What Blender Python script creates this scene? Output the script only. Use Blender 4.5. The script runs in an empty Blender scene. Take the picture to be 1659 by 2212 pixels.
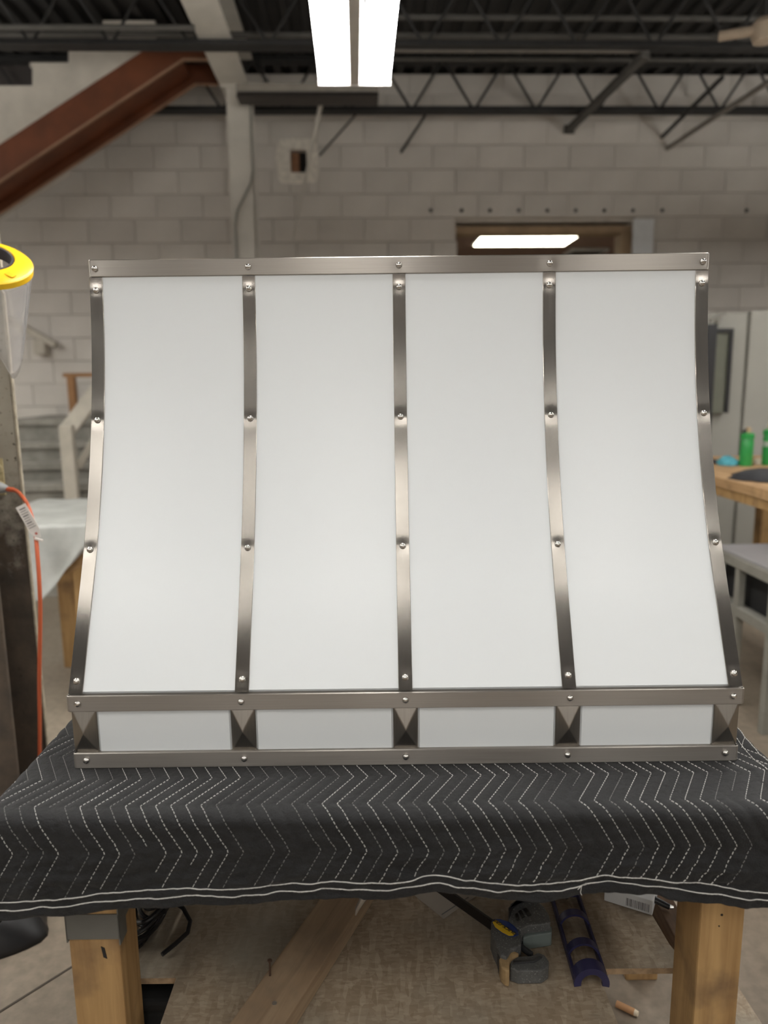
import bpy, bmesh, math, random
from mathutils import Vector, Matrix, noise

random.seed(7)
SC = bpy.context.scene
COL = SC.collection
rad = math.radians
sin, cos, pi = math.sin, math.cos, math.pi

# ------------------------------------------------------------------ camera
F = 1600.0                      # focal length in pixels of the 1659x2212 frame
CW, CH = 829.5, 1106.0
PITCH, ROLL, YAW = rad(10.0), rad(0.68), rad(-2.0)
CAMZ = 1.52
cam_d = bpy.data.cameras.new('camera')
cam = bpy.data.objects.new('camera', cam_d)
COL.objects.link(cam)
cam_d.sensor_fit = 'VERTICAL'
cam_d.sensor_height = 36.0
cam_d.sensor_width = 27.0
cam_d.lens = F / 2212.0 * 36.0
cam_d.clip_start = 0.02
cam_d.clip_end = 60
cam.matrix_world = (Matrix.Translation((0, 0, CAMZ)) @ Matrix.Rotation(YAW, 4, 'Z')
                    @ Matrix.Rotation(pi / 2 - PITCH, 4, 'X') @ Matrix.Rotation(-ROLL, 4, 'Z'))
cam_d.dof.use_dof = True
cam_d.dof.focus_distance = 1.48
cam_d.dof.aperture_fstop = 2.1
SC.camera = cam

# ------------------------------------------------------------------ world and exposure
wd = bpy.data.worlds.new('world')
SC.world = wd
wd.use_nodes = True
wd.node_tree.nodes['Background'].inputs[0].default_value = (0.05, 0.048, 0.045, 1)
wd.node_tree.nodes['Background'].inputs[1].default_value = 0.2
SC.view_settings.view_transform = 'Standard'
SC.view_settings.look = 'None'
SC.view_settings.gamma = 1
SC.view_settings.use_curve_mapping = False
SC.view_settings.exposure = 0.08
SC.cycles.use_light_tree = False
SC.cycles.adaptive_threshold = 0.04
SC.cycles.max_bounces = 5
SC.cycles.diffuse_bounces = 3
SC.cycles.glossy_bounces = 3
SC.cycles.transmission_bounces = 4
SC.cycles.sample_clamp_indirect = 8
LAMP = 26.0                     # strength of the lit fluorescent lenses

# ------------------------------------------------------------------ frames
RZ = Matrix.Rotation(YAW, 4, 'Z')     # the table stands square to the camera, 2 degrees off the room


def ray(px, py):
    dx, dy = (px - CW) / F, (CH - py) / F
    c, s = cos(ROLL), sin(ROLL)
    x, y = dx * c + dy * s, -dx * s + dy * c
    return Vector((x, cos(PITCH) + y * sin(PITCH), y * cos(PITCH) - sin(PITCH)))


def T(px, py, y=None, z=None):        # point in the table's frame (z relative to the camera height)
    r = ray(px, py)
    return r * (y / r.y if y is not None else z / r.z)


def W(px, py, Y=None, Z=None):        # point in the room's frame
    r = RZ @ ray(px, py)
    k = Y / r.y if Y is not None else (Z - CAMZ) / r.z
    return Vector((0, 0, CAMZ)) + r * k


def tw(p):                            # table frame -> world
    return (RZ @ Vector(p)) + Vector((0, 0, CAMZ))


# ------------------------------------------------------------------ materials
MATS = {}


class NT:
    def __init__(self, name):
        self.m = bpy.data.materials.new(name)
        self.m.use_nodes = True
        self.t = self.m.node_tree
        self.b = self.t.nodes['Principled BSDF']
        MATS[name] = self.m

    def n(self, typ, **kw):
        nd = self.t.nodes.new(typ)
        for k, v in kw.items():
            setattr(nd, k, v)
        return nd

    def l(self, a, b):
        self.t.links.new(a, b)

    def coord(self, scale=(1, 1, 1), rot=(0, 0, 0), kind='Object'):
        tc = self.n('ShaderNodeTexCoord')
        mp = self.n('ShaderNodeMapping')
        mp.inputs['Scale'].default_value = scale
        mp.inputs['Rotation'].default_value = rot
        self.l(tc.outputs[kind], mp.inputs[0])
        return mp.outputs[0]

    def noise(self, vec, scale=5, detail=4, rough=0.55, dist=0.0):
        nd = self.n('ShaderNodeTexNoise')
        nd.inputs['Scale'].default_value = scale
        nd.inputs['Detail'].default_value = detail
        nd.inputs['Roughness'].default_value = rough
        nd.inputs['Distortion'].default_value = dist
        self.l(vec, nd.inputs['Vector'])
        return nd.outputs['Fac']

    def ramp(self, fac, stops):
        r = self.n('ShaderNodeValToRGB')
        el = r.color_ramp.elements
        while len(el) < len(stops):
            el.new(0.5)
        for e, (p, c) in zip(el, stops):
            e.position = p
            e.color = (*c, 1) if len(c) == 3 else c
        self.l(fac, r.inputs[0])
        return r.outputs['Color']

    def mix(self, fac, a, b, mode='MIX'):
        m = self.n('ShaderNodeMix', data_type='RGBA', blend_type=mode)
        for s, v in ((m.inputs[0], fac), (m.inputs[6], a), (m.inputs[7], b)):
            if isinstance(v, (int, float)):
                s.default_value = v
            elif isinstance(v, tuple):
                s.default_value = (*v, 1)
            else:
                self.l(v, s)
        return m.outputs[2]

    def bump(self, fac, strength=0.2, dist=0.002):
        b = self.n('ShaderNodeBump')
        b.inputs['Strength'].default_value = strength
        b.inputs['Distance'].default_value = dist
        self.l(fac, b.inputs['Height'])
        self.l(b.outputs[0], self.b.inputs['Normal'])

    def set(self, **kw):
        for k, v in kw.items():
            s = self.b.inputs[k.replace('_', ' ')]
            if isinstance(v, (int, float)):
                s.default_value = v
            elif isinstance(v, tuple):
                s.default_value = (*v, 1) if len(v) == 3 and s.type == 'RGBA' else v
            else:
                self.l(v, s)
        return self


def flat(name, col, rough=0.6, metal=0.0, var=0.12, scale=12, **kw):
    m = NT(name)
    f = m.noise(m.coord(), scale, 5)
    c = m.ramp(f, [(0.3, tuple(x * (1 - var) for x in col)), (0.7, tuple(min(1, x * (1 + var)) for x in col))])
    m.set(Base_Color=c, Roughness=rough, Metallic=metal, **kw)
    return m


def speckle(name, col, dark, rough=0.8, s1=3, s2=60, thr=0.62, bump=0.3):
    m = NT(name)
    v = m.coord()
    a = m.noise(v, s1, 6)
    b = m.noise(v, s2, 3)
    c = m.ramp(a, [(0.3, tuple(x * 0.78 for x in col)), (0.7, tuple(min(1, x * 1.15) for x in col))])
    k = m.ramp(b, [(thr, (0, 0, 0)), (thr + 0.08, (1, 1, 1))])
    m.set(Base_Color=m.mix(k, c, dark), Roughness=rough)
    m.bump(b, bump, 0.003)
    return m


def brushed(name, tangent, grain, rough=0.20, col=(0.40, 0.372, 0.34), aniso=0.9):
    m = NT(name)
    v = m.coord(grain)
    f = m.noise(v, 1.0, 3, 0.6)
    lo = tuple(x * 0.93 for x in col)
    hi = tuple(x * 1.05 for x in col)
    r = m.n('ShaderNodeMapRange')
    r.inputs[3].default_value = rough * 0.8
    r.inputs[4].default_value = rough * 1.3
    m.l(f, r.inputs[0])
    m.set(Base_Color=m.ramp(f, [(0.3, lo), (0.7, hi)]), Metallic=1.0, Roughness=r.outputs[0], Anisotropic=aniso)
    cv = m.n('ShaderNodeCombineXYZ')
    for i in range(3):
        cv.inputs[i].default_value = tangent[i]
    m.l(cv.outputs[0], m.b.inputs['Tangent'])
    m.bump(f, 0.05, 0.0004)
    return m


def wood(name, c1, c2, axis='Z', scale=1.0, rough=0.75, dirt=None):
    m = NT(name)
    st = {'X': (3, 42, 42), 'Y': (42, 3, 42), 'Z': (42, 42, 3)}[axis]
    v = m.coord(tuple(x * scale for x in st))
    f = m.noise(v, 1.0, 5, 0.6, 0.6)
    f2 = m.noise(m.coord((1, 1, 1)), 9, 4)
    c = m.ramp(f, [(0.32, c2), (0.5, tuple((a + b) / 2 for a, b in zip(c1, c2))), (0.68, c1)])
    d = dirt or tuple(x * 0.45 for x in c2)
    k = m.ramp(f2, [(0.52, (0, 0, 0)), (0.75, (0.75, 0.75, 0.75))])
    m.set(Base_Color=m.mix(k, c, d), Roughness=rough)
    m.bump(f, 0.25, 0.002)
    return m


def emit(name, col, strength):
    m = NT(name)
    m.set(Base_Color=(0.9, 0.9, 0.9), Roughness=0.5, Emission_Color=col, Emission_Strength=strength)
    return m


# white enamel of the hood
m = NT('white_enamel')
f = m.noise(m.coord(), 420, 2)
m.set(Base_Color=(0.765, 0.795, 0.812), Roughness=0.42, Coat_Weight=0.35, Coat_Roughness=0.22)
m.bump(f, 0.06, 0.0006)
txv = (cos(YAW), sin(YAW), 0)
brushed('steel_strap', txv, (900, 40, 6))
brushed('steel_band', (0, 0, 1), (6, 40, 900), rough=0.36)
brushed('steel_stud', txv, (500, 40, 12), rough=0.3, aniso=0.4, col=(0.33, 0.305, 0.275))
flat('steel_rivet', (0.68, 0.66, 0.63), 0.12, 1.0, 0.03)

# quilted blanket
m = NT('blanket_cloth')
a = m.noise(m.coord(), 14, 5)
b = m.noise(m.coord((1, 1, 1)), 700, 2)
m.set(Base_Color=m.ramp(a, [(0.3, (0.009, 0.009, 0.0097)), (0.7, (0.017, 0.017, 0.018))]), Roughness=0.62,
      Specular_IOR_Level=0.3, Sheen_Weight=0.07, Sheen_Roughness=0.5)
cr = m.noise(m.coord((1, 1, 1.6)), 55, 4, 0.6, 0.8)
mx = m.n('ShaderNodeMath', operation='MULTIPLY_ADD')
m.l(cr, mx.inputs[0])
mx.inputs[1].default_value = 2.2
m.l(b, mx.inputs[2])
m.bump(mx.outputs[0], 0.55, 0.003)
flat('blanket_binding', (0.026, 0.026, 0.028), 0.75, var=0.2, scale=90)
flat('white_thread', (0.66, 0.65, 0.62), 0.8)
flat('faded_thread', (0.26, 0.255, 0.245), 0.8)

wood('lumber_leg', (0.44, 0.275, 0.115), (0.29, 0.165, 0.062), 'Z', dirt=(0.13, 0.075, 0.04))
wood('lumber_board', (0.33, 0.235, 0.145), (0.20, 0.13, 0.075), 'Y', 0.8, dirt=(0.15, 0.11, 0.075))
wood('lumber_old', (0.17, 0.10, 0.055), (0.09, 0.052, 0.03), 'Y')
wood('bench_wood_y', (0.46, 0.29, 0.14), (0.33, 0.19, 0.085), 'Y')
wood('bench_wood', (0.46, 0.29, 0.14), (0.33, 0.19, 0.085), 'X')
flat('tape_grey', (0.115, 0.112, 0.10), 0.5, var=0.1)

# oriented strand board, worn
m = NT('strand_board')
v = m.coord()
vo = m.n('ShaderNodeTexVoronoi')
vo.inputs['Scale'].default_value = 70
mp = m.coord((1, 2.6, 1), (0, 0, 0.6))
m.l(mp, vo.inputs['Vector'])
vo2 = m.n('ShaderNodeTexVoronoi')
vo2.inputs['Scale'].default_value = 46
m.l(m.coord((2.4, 0.8, 1), (0, 0, -0.4)), vo2.inputs['Vector'])
fl = m.mix(0.5, vo.outputs['Color'], vo2.outputs['Color'])
g = m.n('ShaderNodeRGBToBW')
m.l(fl, g.inputs[0])
big = m.noise(v, 3.5, 6)
base = m.ramp(g.outputs[0], [(0.25, (0.22, 0.163, 0.106)), (0.5, (0.275, 0.212, 0.146)), (0.8, (0.35, 0.28, 0.20))])
dirt = m.ramp(big, [(0.4, (0, 0, 0)), (0.68, (0.85, 0.85, 0.85))])
scr = m.noise(m.coord((3, 60, 1), (0, 0, 0.9)), 1.5, 5, 0.7, 1.2)
sk = m.ramp(scr, [(0.68, (0, 0, 0)), (0.75, (0.55, 0.55, 0.55))])
m.set(Base_Color=m.mix(sk, m.mix(dirt, base, (0.25, 0.228, 0.185)), (0.50, 0.44, 0.34)), Roughness=0.7)
m.bump(g.outputs[0], 0.15, 0.002)
flat('board_edge', (0.30, 0.205, 0.12), 0.85, var=0.3, scale=60)

# concrete floor
m = NT('concrete_floor')
v = m.coord()
a = m.noise(v, 0.9, 7, 0.6)
b = m.noise(v, 30, 4)
c = m.ramp(a, [(0.3, (0.165, 0.13, 0.095)), (0.6, (0.25, 0.205, 0.155)), (0.8, (0.30, 0.255, 0.20))])
k = m.ramp(b, [(0.35, (0.75, 0.75, 0.75)), (0.65, (1, 1, 1))])
m.set(Base_Color=m.mix(1.0, c, k, 'MULTIPLY'), Roughness=0.55)
m.bump(b, 0.1, 0.002)
flat('floor_joint', (0.05, 0.04, 0.03), 0.9)


def blockmat(name, col):
    m = NT(name)
    v = m.coord(kind='Object')
    a = m.noise(v, 1.6, 6)
    b = m.noise(v, 55, 4)
    gi = m.n('ShaderNodeObjectInfo')
    c = m.ramp(a, [(0.3, tuple(x * 0.86 for x in col)), (0.7, tuple(x * 1.1 for x in col))])
    r = m.n('ShaderNodeMapRange')
    r.inputs[3].default_value = 0.94
    r.inputs[4].default_value = 1.04
    m.l(gi.outputs['Random'], r.inputs[0])
    cc = m.n('ShaderNodeCombineColor')
    for i in range(3):
        m.l(r.outputs[0], cc.inputs[i])
    m.set(Base_Color=m.mix(1.0, c, cc.outputs[0], 'MULTIPLY'), Roughness=0.75)
    m.bump(b, 0.35, 0.004)


blockmat('painted_block', (0.60, 0.56, 0.51))
flat('painted_mortar', (0.58, 0.54, 0.49), 0.85)
flat('wall_paint', (0.24, 0.22, 0.19), 0.8, var=0.1, scale=2)
flat('wall_dim', (0.30, 0.27, 0.235), 0.85, var=0.2, scale=2)
flat('wall_rear', (0.16, 0.137, 0.112), 0.85, var=0.2, scale=2)
flat('patch_mortar', (0.74, 0.69, 0.61), 0.9, var=0.2, scale=20)
flat('cavity_dark', (0.015, 0.013, 0.012), 0.9)
flat('clay_brick', (0.24, 0.12, 0.065), 0.9, var=0.3)
flat('deck_steel', (0.026, 0.0245, 0.023), 0.65, 0.2, 0.2, 4)
flat('joist_dark', (0.018, 0.017, 0.016), 0.6, 0.0, 0.3)
flat('joist_paint', (0.075, 0.07, 0.062), 0.6)
flat('conduit', (0.24, 0.22, 0.195), 0.45, 0.35)
flat('white_steel', (0.56, 0.53, 0.475), 0.55, var=0.1, scale=5)
flat('rust_primer', (0.14, 0.040, 0.013), 0.6, var=0.25, scale=5)
flat('stair_white', (0.50, 0.46, 0.40), 0.8, var=0.12, scale=6)
flat('primer_lit_edge', (0.33, 0.19, 0.115), 0.7)  # paler copy of the primer, paints the flanges as catching light
flat('fixture_white', (0.62, 0.60, 0.57), 0.45, var=0.05)
flat('fixture_dim', (0.25, 0.225, 0.19), 0.5)
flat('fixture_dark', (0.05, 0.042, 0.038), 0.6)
emit('tube_glow', (1.0, 0.98, 0.935), LAMP)
emit('tube_glow_strong', (1.0, 0.98, 0.945), LAMP * 1.4)  # raised strength, set to brighten the back wall and hood base
emit('tube_glow_weak', (1.0, 0.975, 0.92), LAMP * 0.42)  # lowered strength, set to balance the hood against the wall
emit('panel_glow', (1.0, 0.93, 0.72), 12.0)
flat('brown_ceiling', (0.30, 0.19, 0.15), 0.85)
flat('wood_lintel', (0.36, 0.255, 0.155), 0.8, var=0.2, scale=6)
flat('white_board', (0.72, 0.73, 0.74), 0.6, var=0.06)
flat('drywall', (0.33, 0.32, 0.285), 0.85, var=0.06, scale=3)
flat('black_frame', (0.02, 0.02, 0.022), 0.5)
m = flat('mirror_glass', (0.17, 0.175, 0.14), 0.25, 0.0, 0.06)
flat('rail_white', (0.47, 0.43, 0.36), 0.7, var=0.1)
flat('step_concrete', (0.25, 0.235, 0.205), 0.85, var=0.25, scale=9)
flat('orange_wood', (0.30, 0.15, 0.06), 0.7)
flat('plastic_sheet', (0.42, 0.425, 0.40), 0.45, var=0.22, scale=7)
flat('green_plastic', (0.03, 0.30, 0.07), 0.3, var=0.08)
flat('grey_label', (0.42, 0.47, 0.42), 0.5)
flat('cream_cap', (0.62, 0.57, 0.47), 0.5)
flat('nozzle_tan', (0.42, 0.31, 0.19), 0.6)
flat('cyan_cloth', (0.09, 0.38, 0.46), 0.8, var=0.25, scale=30)
flat('black_cloth', (0.028, 0.028, 0.031), 0.8, var=0.25, scale=10)
flat('rack_grey', (0.24, 0.23, 0.20), 0.55, 0.2)
flat('rack_top', (0.33, 0.32, 0.325), 0.5, var=0.1, scale=4)
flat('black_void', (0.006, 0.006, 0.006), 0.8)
speckle('column_steel', (0.27, 0.245, 0.20), (0.045, 0.03, 0.02), 0.75, 2.5, 55, 0.58)
m = NT('column_rust_shade')
v = m.coord()
a = m.noise(v, 26, 6, 0.65)
sp = m.n('ShaderNodeSeparateXYZ')
m.l(v, sp.inputs[0])
mr = m.n('ShaderNodeMapRange')       # rust and painted-in shade deepen toward the foot of the column
mr.inputs[1].default_value = 1.34
mr.inputs[2].default_value = 0.60
m.l(sp.outputs[2], mr.inputs[0])
ad = m.n('ShaderNodeMath', operation='ADD')
m.l(mr.outputs[0], ad.inputs[0])
m.l(a, ad.inputs[1])
grey = m.ramp(m.noise(v, 4, 5), [(0.3, (0.27, 0.24, 0.195)), (0.7, (0.40, 0.365, 0.305))])
rust = m.ramp(m.noise(v, 12, 5), [(0.3, (0.025, 0.017, 0.012)), (0.7, (0.085, 0.058, 0.038))])
pit = m.ramp(m.noise(v, 70, 4, 0.6), [(0.64, (0, 0, 0)), (0.70, (1, 1, 1))])
grey = m.mix(pit, grey, (0.035, 0.026, 0.018))
kk = m.ramp(ad.outputs[0], [(0.60, (0, 0, 0)), (1.15, (0.92, 0.92, 0.92))])
m.set(Base_Color=m.mix(kk, grey, rust), Roughness=0.8)
m.bump(a, 0.5, 0.004)
flat('flange_edge', (0.36, 0.315, 0.24), 0.7, var=0.3, scale=30)
flat('yellow_plastic', (0.86, 0.52, 0.012), 0.35, var=0.03)
flat('yellow_sticker', (0.80, 0.43, 0.005), 0.5, var=0.02)
flat('dark_foam', (0.045, 0.04, 0.042), 0.9)
m = NT('clear_visor')
m.set(Base_Color=(0.93, 0.92, 0.93), Roughness=0.08, Transmission_Weight=0.9, IOR=1.12, Alpha=0.8)
flat('outlet_ivory', (0.38, 0.31, 0.17), 0.6, var=0.25, scale=60)
flat('outlet_slot', (0.02, 0.018, 0.015), 0.8)
flat('plug_clear', (0.42, 0.43, 0.43), 0.15, 0.3)
flat('orange_cord', (0.50, 0.105, 0.04), 0.45, var=0.06)
flat('tag_white', (0.62, 0.58, 0.54), 0.6, var=0.05)
flat('tag_ink', (0.12, 0.11, 0.11), 0.8)
flat('tag_red', (0.45, 0.13, 0.11), 0.8)
flat('clamp_black', (0.03, 0.03, 0.031), 0.42, var=0.35, scale=60)
speckle('clamp_dusty', (0.085, 0.085, 0.082), (0.24, 0.237, 0.225), 0.6, 60, 330, 0.60)
flat('clamp_bar', (0.022, 0.018, 0.016), 0.45, 0.5)
flat('clamp_pad', (0.13, 0.155, 0.145), 0.55)
flat('tan_rubber', (0.30, 0.20, 0.095), 0.7, var=0.25, scale=60)
flat('label_yellow', (0.72, 0.46, 0.01), 0.4, var=0.05)
flat('label_blue', (0.012, 0.035, 0.16), 0.4)
flat('label_ink', (0.01, 0.01, 0.014), 0.5)
flat('navy_paint', (0.020, 0.019, 0.062), 0.38, var=0.2)
flat('paper_sheet', (0.30, 0.265, 0.225), 0.8, var=0.05)
flat('paper_white', (0.55, 0.55, 0.54), 0.8, var=0.05)
flat('black_rubber', (0.012, 0.012, 0.013), 0.35)
flat('mound_black', (0.008, 0.008, 0.009), 0.4)
flat('nail_steel', (0.11, 0.07, 0.05), 0.5, 0.6)
flat('awl_steel', (0.55, 0.54, 0.52), 0.3, 0.9)
flat('dowel_wood', (0.50, 0.27, 0.13), 0.7)
flat('dowel_end', (0.70, 0.60, 0.45), 0.8)
flat('sprinkler_beige', (0.33, 0.26, 0.19), 0.6)

# ------------------------------------------------------------------ mesh helpers


class MB:
    """collects shapes into one mesh"""

    def __init__(self):
        self.v, self.f, self.mi, self.mats = [], [], [], []

    def mat(self, name):
        if name not in self.mats:
            self.mats.append(name)
        return self.mats.index(name)

    def add(self, vs, fs, mat=None):
        o = len(self.v)
        k = self.mat(mat) if mat else 0
        self.v += [tuple(p) for p in vs]
        for f in fs:
            self.f.append(tuple(i + o for i in f))
            self.mi.append(k)
        return self

    def box(self, lo, hi, mat=None, M=None):
        (x0, y0, z0), (x1, y1, z1) = lo, hi
        vs = [Vector(p) for p in ((x0, y0, z0), (x1, y0, z0), (x1, y1, z0), (x0, y1, z0),
                                  (x0, y0, z1), (x1, y0, z1), (x1, y1, z1), (x0, y1, z1))]
        if M:
            vs = [M @ p for p in vs]
        return self.add(vs, [(0, 3, 2, 1), (4, 5, 6, 7), (0, 1, 5, 4), (1, 2, 6, 5), (2, 3, 7, 6), (3, 0, 4, 7)], mat)

    def bar(self, a, b, w, h, up=(0, 0, 1), mat=None):
        """box from a to b, w across, h along up"""
        a, b = Vector(a), Vector(b)
        d = (b - a).normalized()
        s = d.cross(Vector(up)).normalized()
        u = s.cross(d).normalized()
        vs = [p + s * (i * w / 2) + u * (j * h / 2) for p in (a, b) for i, j in ((-1, -1), (1, -1), (1, 1), (-1, 1))]
        return self.add(vs, [(3, 2, 1, 0), (4, 5, 6, 7), (0, 1, 5, 4), (1, 2, 6, 5), (2, 3, 7, 6), (3, 0, 4, 7)], mat)

    def tube(self, pts, r, n=10, mat=None, caps=True):
        pts = [Vector(p) for p in pts]
        rs = r if isinstance(r, (list, tuple)) else [r] * len(pts)
        vs, fs = [], []
        ref = None
        for i, p in enumerate(pts):
            d = (pts[min(i + 1, len(pts) - 1)] - pts[max(i - 1, 0)]).normalized()
            if ref is None:
                ref = d.cross(Vector((0.3, 0.2, 0.93))).normalized()
            ref = (ref - d * ref.dot(d)).normalized()
            q = d.cross(ref)
            for k in range(n):
                t = 2 * pi * k / n
                vs.append(p + (ref * cos(t) + q * sin(t)) * rs[i])
        for i in range(len(pts) - 1):
            for k in range(n):
                fs.append((i * n + k, i * n + (k + 1) % n, (i + 1) * n + (k + 1) % n, (i + 1) * n + k))
        if caps:
            fs.append(tuple(range(n - 1, -1, -1)))
            fs.append(tuple((len(pts) - 1) * n + k for k in range(n)))
        return self.add(vs, fs, mat)

    def lathe(self, prof, n=20, M=None, mat=None):
        """prof: (radius, height) pairs about +Z"""
        vs, fs = [], []
        for r, h in prof:
            for k in range(n):
                t = 2 * pi * k / n
                vs.append(Vector((r * cos(t), r * sin(t), h)))
        for i in range(len(prof) - 1):
            for k in range(n):
                fs.append((i * n + k, i * n + (k + 1) % n, (i + 1) * n + (k + 1) % n, (i + 1) * n + k))
        fs.append(tuple(range(n - 1, -1, -1)))
        fs.append(tuple((len(prof) - 1) * n + k for k in range(n)))
        if M:
            vs = [M @ p for p in vs]
        return self.add(vs, fs, mat)

    def prism(self, pts, dvec, mat=None):
        """closed polygon pts extruded by dvec"""
        d = Vector(dvec)
        n = len(pts)
        vs = [Vector(p) for p in pts] + [Vector(p) + d for p in pts]
        fs = [tuple(range(n)), tuple(range(2 * n - 1, n - 1, -1))]
        fs += [(i, i + n, (i + 1) % n + n, (i + 1) % n) for i in range(n)]
        return self.add(vs, fs, mat)

    def grid(self, P, nu, nv, mat=None):
        vs = [P(i / nu, j / nv) for j in range(nv + 1) for i in range(nu + 1)]
        w = nu + 1
        fs = [(j * w + i, j * w + i + 1, (j + 1) * w + i + 1, (j + 1) * w + i) for j in range(nv) for i in range(nu)]
        return self.add(vs, fs, mat)

    def build(self, name, mat, parent=None, smooth=False, bevel=0, origin=None, rot=None, auto=None):
        me = bpy.data.meshes.new(name)
        o3 = Vector(origin) if origin is not None else Vector((0, 0, 0))
        vs = [Vector(p) - o3 for p in self.v]
        me.from_pydata([tuple(p) for p in vs], [], self.f)
        names = self.mats if self.mats else [mat]
        for nm in names:
            me.materials.append(MATS[nm or mat])
        if len(names) > 1:
            me.polygons.foreach_set('material_index', self.mi)
        bm = bmesh.new()
        bm.from_mesh(me)
        bmesh.ops.recalc_face_normals(bm, faces=bm.faces)
        if bevel:
            bmesh.ops.bevel(bm, geom=[e for e in bm.edges if e.calc_face_angle(0) > 0.5], offset=bevel, segments=2,
                            affect='EDGES', profile=0.6, clamp_overlap=True)
        if smooth or auto:
            for f in bm.faces:
                f.smooth = True
            if auto:
                for e in bm.edges:
                    e.smooth = e.calc_face_angle(0) < auto
        bm.to_mesh(me)
        bm.free()
        ob = bpy.data.objects.new(name, me)
        COL.objects.link(ob)
        if parent is not None:
            ob.parent = parent
        if origin is not None:
            ob.location = o3
        if rot is not None:
            ob.rotation_euler = (0, 0, rot)
        return ob


def tag(o, label=None, cat=None, group=None, kind=None):
    for k, v in (('label', label), ('category', cat), ('group', group), ('kind', kind)):
        if v:
            o[k] = v
    return o


def empty(name, loc=(0, 0, 0), rot=0.0):
    o = bpy.data.objects.new(name, None)
    COL.objects.link(o)
    o.location = loc
    o.rotation_euler = (0, 0, rot)
    o.empty_display_size = 0.05
    return o


def ttop(ob):
    """put a top-level object whose geometry is in the table frame (origin at camera foot level) into the world"""
    ob.matrix_world = Matrix.Translation((0, 0, CAMZ)) @ RZ @ ob.matrix_basis
    return ob


def tempty(name, p):
    """empty at table-frame point p"""
    return empty(name, tw(p), YAW)


class Rel(MB):
    """mesh given in table-frame coordinates, stored relative to base point p"""

    def __init__(self, p):
        super().__init__()
        self.p = Vector(p)

    def build(self, name, mat, parent=None, **kw):
        self.v = [tuple(Vector(q) - self.p) for q in self.v]
        return super().build(name, mat, parent, **kw)


def child_copy(src, parent, loc=(0, 0, 0), rot=None, scale=None):
    c = src.copy()
    COL.objects.link(c)
    c.parent = parent
    c.location = loc
    if rot is not None:
        c.rotation_euler = rot
    if scale is not None:
        c.scale = scale
    return c


# ================================================================== SETTING
WALLY = 7.05
XL, XR, YB, ZC = -6.2, 6.4, -6.5, CAMZ + 2.62

fl = MB()
fl.box((XL, YB, -0.1), (XR, WALLY + 0.2, 0.0))
floor = tag(fl.build('floor', 'concrete_floor'), kind='structure')

# control joint seen left of the bench leg
jm = MB()
p0, p1 = W(-30, 2205, Z=0), W(250, 2030, Z=0)
d = (p1 - p0).normalized()
jm.bar(p0 - d * 1.5 + Vector((0, 0, 0.0005)), p1 + d * 1.5 + Vector((0, 0, 0.0005)), 0.006, 0.003)
jm.build('floor_crack', 'floor_joint', floor)

# corrugated deck, ribs running away from the camera
cm = MB()
pitch_r = 0.15
xs = []
x = XL
while x < XR:
    xs += [(x, 0), (x + 0.05, 0), (x + 0.065, 0.038), (x + 0.135, 0.038)]
    x += pitch_r
vs = [(a, YB, ZC + b) for a, b in xs] + [(a, WALLY + 0.2, ZC + b) for a, b in xs]
n = len(xs)
cm.add(vs, [(i, i + 1, n + i + 1, n + i) for i in range(n - 1)])
cm.box((XL, YB, ZC + 0.05), (XR, WALLY + 0.2, ZC + 0.1))
tag(cm.build('ceiling', 'deck_steel'), kind='structure')

# side walls and the wall behind the camera
tag(MB().box((XL - 0.15, YB, 0), (XL, WALLY + 0.2, ZC)).build('wall_left', 'wall_dim'), kind='structure')
tag(MB().box((XR, YB, 0), (XR + 0.15, WALLY + 0.2, ZC)).build('wall_right', 'wall_dim'), kind='structure')
tag(MB().box((XL, YB - 0.15, 0), (XR, YB, ZC)).build('wall_behind', 'wall_rear'), kind='structure')

# ---- back wall of painted concrete block, with a wide opening to the next room
oL, oR = W(985, 500, Y=WALLY).x, W(1366, 500, Y=WALLY).x
oT = W(1180, 479, Y=WALLY).z
wb = MB()
D = 0.2
wb.box((XL, WALLY, 0), (oL, WALLY + D, ZC))
wb.box((oR, WALLY, 0), (XR, WALLY + D, ZC))
wb.box((oL, WALLY, oT), (oR, WALLY + D, ZC))
wall = tag(wb.build('wall_back', 'painted_mortar'), kind='structure')
BL, BH, BT, GAP = 0.4064, 0.2032, 0.09, 0.003
# hole with patch
hx0, hx1 = W(629, 352, Y=WALLY).x, W(664, 352, Y=WALLY).x
hz0, hz1 = W(645, 379, Y=WALLY).z, W(645, 330, Y=WALLY).z
px0, px1 = W(598, 350, Y=WALLY).x, W(690, 350, Y=WALLY).x
pz0, pz1 = W(645, 404, Y=WALLY).z, W(645, 303, Y=WALLY).z


def clip_blocks(x0, x1, z0, z1):
    """blocks minus the opening and the hole"""
    out = [(x0, x1, z0, z1)]
    for (a0, a1, c0, c1) in ((oL, oR, -1, oT), (hx0 - 0.01, hx1 + 0.01, hz0 - 0.01, hz1 + 0.01)):
        nxt = []
        for (b0, b1, d0, d1) in out:
            if b1 <= a0 or b0 >= a1 or d1 <= c0 or d0 >= c1:
                nxt.append((b0, b1, d0, d1))
                continue
            if b0 < a0:
                nxt.append((b0, a0, d0, d1))
            if b1 > a1:
                nxt.append((a1, b1, d0, d1))
            if d1 > c1:
                nxt.append((max(b0, a0), min(b1, a1), c1, d1))
            if d0 < c0:
                nxt.append((max(b0, a0), min(b1, a1), d0, c0))
        out = nxt
    return [o for o in out if o[1] - o[0] > 0.03 and o[3] - o[2] > 0.03]


zoff = W(829, 372, Y=WALLY).z % BH
singles, rest = [], MB()
row = 0
z = zoff - BH
share = {}


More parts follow.
